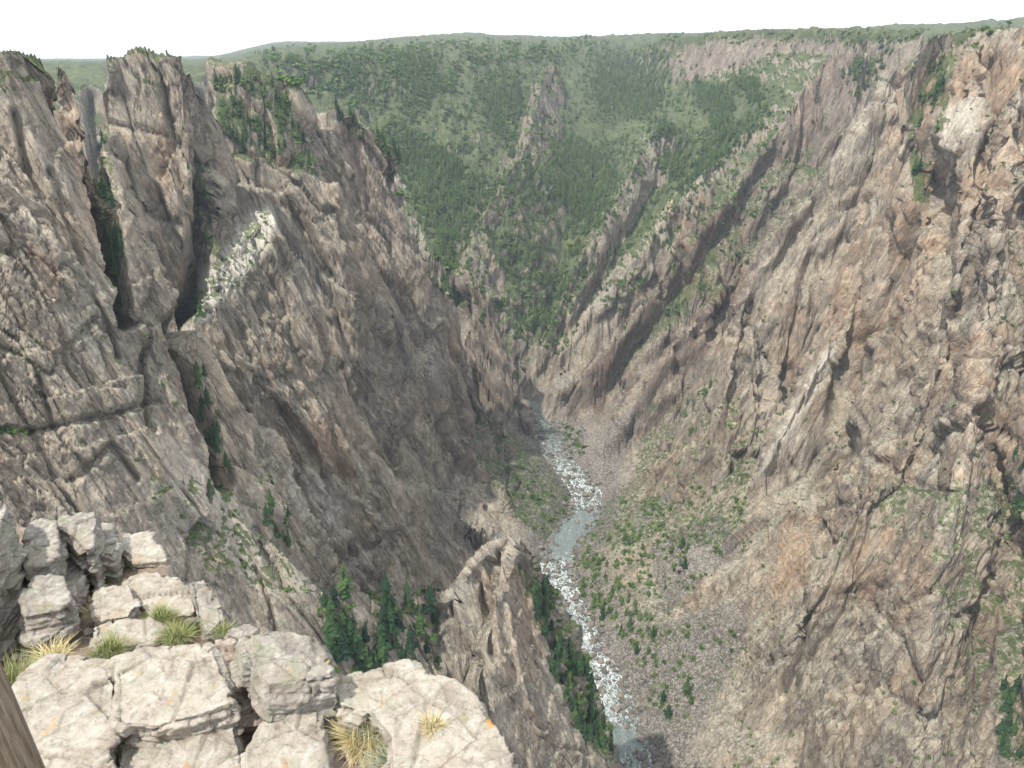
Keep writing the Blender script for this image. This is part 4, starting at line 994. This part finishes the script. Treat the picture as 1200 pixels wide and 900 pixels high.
# the ledge they lie on
lp = [(-600, 640), (-100, 600), (0, 610), (60, 625), (130, 640), (185, 655), (215, 690), (240, 740), (290, 752), (380, 800), (480, 800), (545, 830), (570, 870), (560, 1100), (0, 1400), (-700, 1400)]
top = [Vector(PZ(a, b, -4.45 if b < 760 else -4.25)) for a, b in lp]
top[-3:] = [Vector((.2, .4, -4.4)), Vector((-2.5, -3, -4.4)), Vector((-9, -3, -4.4))]
vs = []; n = len(top); c = sum(top, Vector()) / n
for k, (dz, gr) in enumerate(((0, 0), (.5, .03), (3, .25), (9, 1.2), (22, 4.5))):
    for p in top:
        d = (p - c); d.z = 0; d.normalize(); q = p + d * gr; vs.append((q.x, q.y, -4.4 - dz + (p.z + 4.4) * (1 if k == 0 else 0)))
fs = [tuple(range(n)), tuple(reversed(range(4 * n, 5 * n)))]
for k in range(4):
    for i in range(n): fs.append((k * n + i, (k + 1) * n + i, (k + 1) * n + (i + 1) % n, k * n + (i + 1) % n))
v, nm, f = remesh_np(vs, fs, .06)
fa, fe = facets(v[:, 0] * 1.2, v[:, 1] * 1.2, v[:, 2] * 1.6, 5)
tpn = sstep(.5, .9, nm[:, 2])
d = fa * (.14 * (1 - tpn) + .05 * tpn) + n3(v[:, 0] * 1.3, v[:, 1] * 1.3, v[:, 2]) * .10 + n3(v[:, 0] * 5, v[:, 1] * 5, v[:, 2] * 5) * .03 + n3(v[:, 0] * 14, v[:, 1] * 14, v[:, 2] * 14) * .012
m = NT('ledge_soil'); co = m.coord()
geo = m.n('ShaderNodeNewGeometry'); sep = m.n('ShaderNodeSeparateXYZ'); m.l(geo.outputs['Normal'], sep.inputs[0])
soil = m.ramp(m.noise(co, 7, 8, .75), [(.3, (.17, .12, .09)), (.5, (.30, .235, .18)), (.7, (.46, .40, .33))]); rk = m.ramp(m.noise(co, 3, 8, .7), [(.35, (.22, .19, .17)), (.65, (.44, .40, .35))])
m.l(m.mix(m.ramp(sep.outputs[2], [(.5, 0), (.8, 1)]), rk, soil), m.b.inputs['Base Color']); m.l(m.bump(m.noise(co, 18, 8, .75), .04), m.b.inputs['Normal'])
lo = mesh_np('rock_ledge', v + nm * d[:, None], f, m.m); tag(lo, kind='structure')

# ------------------------------------------------------------------ loose stones on the ledge
stm = bpy.data.meshes.new('stones')
st_items = []
for _ in range(420):
    px, py = random.uniform(20, 250), random.uniform(640, 770)
    if random.random() < .3: px, py = random.uniform(380, 460), random.uniform(800, 895)
    if py < 790 and (px > 140 or py < 660): continue
    p = PZ(px, py, -4.40 if py < 790 else -4.2); s_ = random.uniform(.02, .09); st_items.append((p, s_, s_, 0))
ob = merge(st_items, vl, PALE, 'gravel'); tag(ob, 'loose stone chips and grit on the ledge between the blocks', 'gravel', kind='stuff')
for p_ in ob.data.polygons: p_.use_smooth = False

# ------------------------------------------------------------------ grass tufts
def grass_mat(name, a, b, c):
    m = NT(name); m.l(m.ramp(m.attr('tone'), [(0, a), (.5, b), (1, c)]), m.b.inputs['Base Color']); m.b.inputs['Roughness'].default_value = .7; return m.m
GG = grass_mat('green_grass', (.09, .12, .035), (.19, .22, .075), (.36, .34, .17)); GD = grass_mat('dry_grass', (.38, .30, .12), (.55, .46, .22), (.66, .60, .38)); GS = grass_mat('sage_leaves', (.22, .26, .17), (.34, .38, .27), (.46, .47, .36))
def tuft(px, py, z0, rad, hgt, n, mat, label, cat='grass tuft', name='grass_tuft', up=.6):
    r_ = random.Random(int(px * 7 + py)); n = int(n * 1.5); rad *= .85; hgt *= .8; base = Vector(PZ(px, py, z0)); vs = []; fs = []; tn = []
    for _ in range(n):
        a = r_.uniform(0, 6.28); q = rad * (.35 + .5 * abs(math.sin(a * 1.5 + px))) * math.sqrt(r_.random()); o = Vector((math.cos(a) * q, math.sin(a) * q, -.02))
        a2 = a + r_.uniform(-.8, .8); L = hgt * r_.uniform(.15, 1.15); out = r_.uniform(-.3, 1.1) * rad; t = r_.random()
        wd = r_.uniform(.0015, .0035); sx, sy = -math.sin(a2) * wd, math.cos(a2) * wd
        prev = None
        for k in range(4):
            f = k / 3; c_ = o + Vector((math.cos(a2) * out * f ** 1.6, math.sin(a2) * out * f ** 1.6, L * (f - .3 * f * f * (1.2 - up))))
            w_ = 1 - f * .85; i = len(vs); vs += [(c_.x - sx * w_, c_.y - sy * w_, c_.z), (c_.x + sx * w_, c_.y + sy * w_, c_.z)]; tn += [t, t]
            if prev is not None: fs.append((prev, prev + 1, i + 1, i))
            prev = i
    me = bpy.data.meshes.new(name); me.from_pydata(vs, [], fs); me.materials.append(mat); attr(me, 'tone', tn)
    o = bpy.data.objects.new(name, me); COL.objects.link(o); o.location = base; tag(o, label, cat); return o
tuft(428, 862, -3.78, .24, .20, 900, GD, 'large straw-coloured grass clump on the low slab at the bottom centre')
tuft(452, 850, -3.74, .18, .17, 480, GS, 'grey-green tuft behind the large straw-coloured clump')
tuft(398, 836, -3.95, .13, .18, 300, GD, 'yellow grass tuft in the gap left of the large straw-coloured clump')
tuft(462, 890, -3.74, .16, .11, 400, GS, 'pale sage tuft at the bottom edge of the view', 'sage', 'sage_tuft')
tuft(507, 848, -3.58, .09, .10, 120, GD, 'small straw tuft in a crack of the wide right slab')
tuft(128, 762, -4.05, .15, .12, 500, GG, 'green grass tuft behind the long crack in the front slabs')
tuft(190, 726, -4.22, .15, .13, 550, GG, 'dark green tuft in front of the fractured pale slab')
tuft(208, 744, -4.1, .16, .09, 450, GG, 'yellowish green tuft below the dark green one')
tuft(12, 806, -3.75, .22, .22, 500, GG, 'yellow-green tuft behind the wooden post')
tuft(122, 714, -4.35, .18, .14, 350, GD, 'dry grass tuft below the upright lichened block')
tuft(60, 768, -3.85, .16, .12, 250, GD, 'low dry tuft behind the bottom left slab')
tuft(132, 668, -4.45, .20, .18, 350, GG, 'dull green tuft beside the flat-topped back block')
tuft(262, 738, -4.1, .11, .07, 200, GG, 'small green tuft at the outer edge beside the grey block')

# ------------------------------------------------------------------ wooden post
m = NT('weathered_wood'); co = m.coord((9, 9, .9))
wv = m.noise(co, 3.0, 7, .65, .4); wf = m.noise(m.coord((40, 40, 2.2)), 2.0, 5, .7)
c0 = m.ramp(wv, [(.3, (.075, .050, .030)), (.5, (.19, .135, .085)), (.7, (.30, .25, .19))])
m.l(m.mix(.45, c0, m.ramp(wf, [(.38, (.04, .03, .022)), (.58, (.34, .28, .21))])), m.b.inputs['Base Color'])
m.l(m.bump(wf, .03, 1.0), m.b.inputs['Normal'])
vs = []; fs = []; n = 40; sg = 60
for k in range(sg + 1):
    t = k / sg; z_ = -4.1 + 3.5 * t
    for i in range(n):
        a = i / n * 2 * math.pi; r = .088 * (1 + .05 * math.sin(a * 2 + 1) + .02 * math.sin(a * 5 + t * 3)) - (.006 if i in (7, 22, 31) else 0)
        if k == sg: r *= .86
        vs.append((r * math.cos(a) + .03 * math.sin(t * 2.5), r * math.sin(a), z_ - (0 if k < sg else -.012)))
for k in range(sg):
    for i in range(n): fs.append((k * n + i, k * n + (i + 1) % n, (k + 1) * n + (i + 1) % n, (k + 1) * n + i))
fs.append(tuple(range(sg * n, sg * n + n))); fs.append(tuple(reversed(range(n))))
me = bpy.data.meshes.new('wooden_post'); me.from_pydata(vs, [], fs); me.materials.append(m.m)
for p_ in me.polygons: p_.use_smooth = len(p_.vertices) == 4
po = bpy.data.objects.new('wooden_post', me); COL.objects.link(po)
u = (8 - CX) / FPX; v_ = (CY - 900) / FPX; t = 2.55
po.location = (-1.735, 1.90, -0.45); po.rotation_euler = (0, math.radians(-5.5), 0)
tag(po, 'round weathered wooden fence post at the bottom left corner', 'fence post')


# ------------------------------------------------------------------ light
SUN_EL, SUN_AZ = 57.0, -138.0        # azimuth clockwise from +Y (view direction)
world = bpy.data.worlds.new("World"); SC.world = world; world.use_nodes = True
wt = world.node_tree; wt.nodes.clear()
wo = wt.nodes.new('ShaderNodeOutputWorld'); wb = wt.nodes.new('ShaderNodeBackground')
sk = wt.nodes.new('ShaderNodeTexSky'); sk.sky_type = 'NISHITA'; sk.sun_disc = False
sk.sun_elevation = math.radians(SUN_EL); sk.sun_rotation = math.radians(SUN_AZ)
sk.air_density = 1.0; sk.dust_density = 4.0; sk.altitude = 2400
mx = wt.nodes.new('ShaderNodeMix'); mx.data_type = 'RGBA'; mx.inputs[0].default_value = .8
mx.inputs[7].default_value = (11.0, 11.4, 12.0, 1)
wt.links.new(sk.outputs[0], mx.inputs[6]); wt.links.new(mx.outputs[2], wb.inputs[0])
wb.inputs[1].default_value = 0.10
wt.links.new(wb.outputs[0], wo.inputs[0])
sd_ = bpy.data.lights.new('sun', 'SUN'); sun = bpy.data.objects.new('sun', sd_); COL.objects.link(sun)
sd_.energy = 3.3; sd_.angle = math.radians(1.0); sd_.color = (1, .95, .87)
e, a = math.radians(SUN_EL), math.radians(SUN_AZ)
dvec = Vector((math.sin(a) * math.cos(e), math.cos(a) * math.cos(e), math.sin(e)))
sun.rotation_euler = dvec.to_track_quat('Z', 'Y').to_euler()
SC.view_settings.view_transform = 'Standard'; SC.view_settings.look = 'None'
SC.view_settings.gamma = 1; SC.view_settings.exposure = 0.66

# ------------------------------------------------------------------ haze
def add_haze():
    bm = bmesh.new(); bmesh.ops.create_cube(bm, size=1)
    me = bpy.data.meshes.new('haze'); 
    zlo = float(Vf[:, 2].min()) - 1.5; zhi = max(float(Vf[:, 2].max()), 40) + 8
    for v in bm.verts:
        v.co = Vector((v.co.x * 20000, 5000 + v.co.y * 16000, zlo if v.co.z < 0 else zhi))
    bm.to_mesh(me); bm.free()
    o = bpy.data.objects.new('haze', me); COL.objects.link(o)
    m = bpy.data.materials.new('haze'); m.use_nodes = True; t = m.node_tree; t.nodes.clear()
    out = t.nodes.new('ShaderNodeOutputMaterial'); v = t.nodes.new('ShaderNodeVolumePrincipled')
    v.inputs['Color'].default_value = (.76, .88, 1, 1); v.inputs['Density'].default_value = .000065
    v.inputs['Anisotropy'].default_value = .2
    t.links.new(v.outputs[0], out.inputs['Volume']); me.materials.append(m)
    tag(o, 'thin bluish summer haze filling the canyon and fading the far rim', 'haze', kind='stuff')
add_haze()
SC.cycles.volume_max_steps = 64
SC.cycles.max_bounces = 3; SC.cycles.volume_bounces = 0; SC.cycles.diffuse_bounces = 2
SC.cycles.transparent_max_bounces = 4
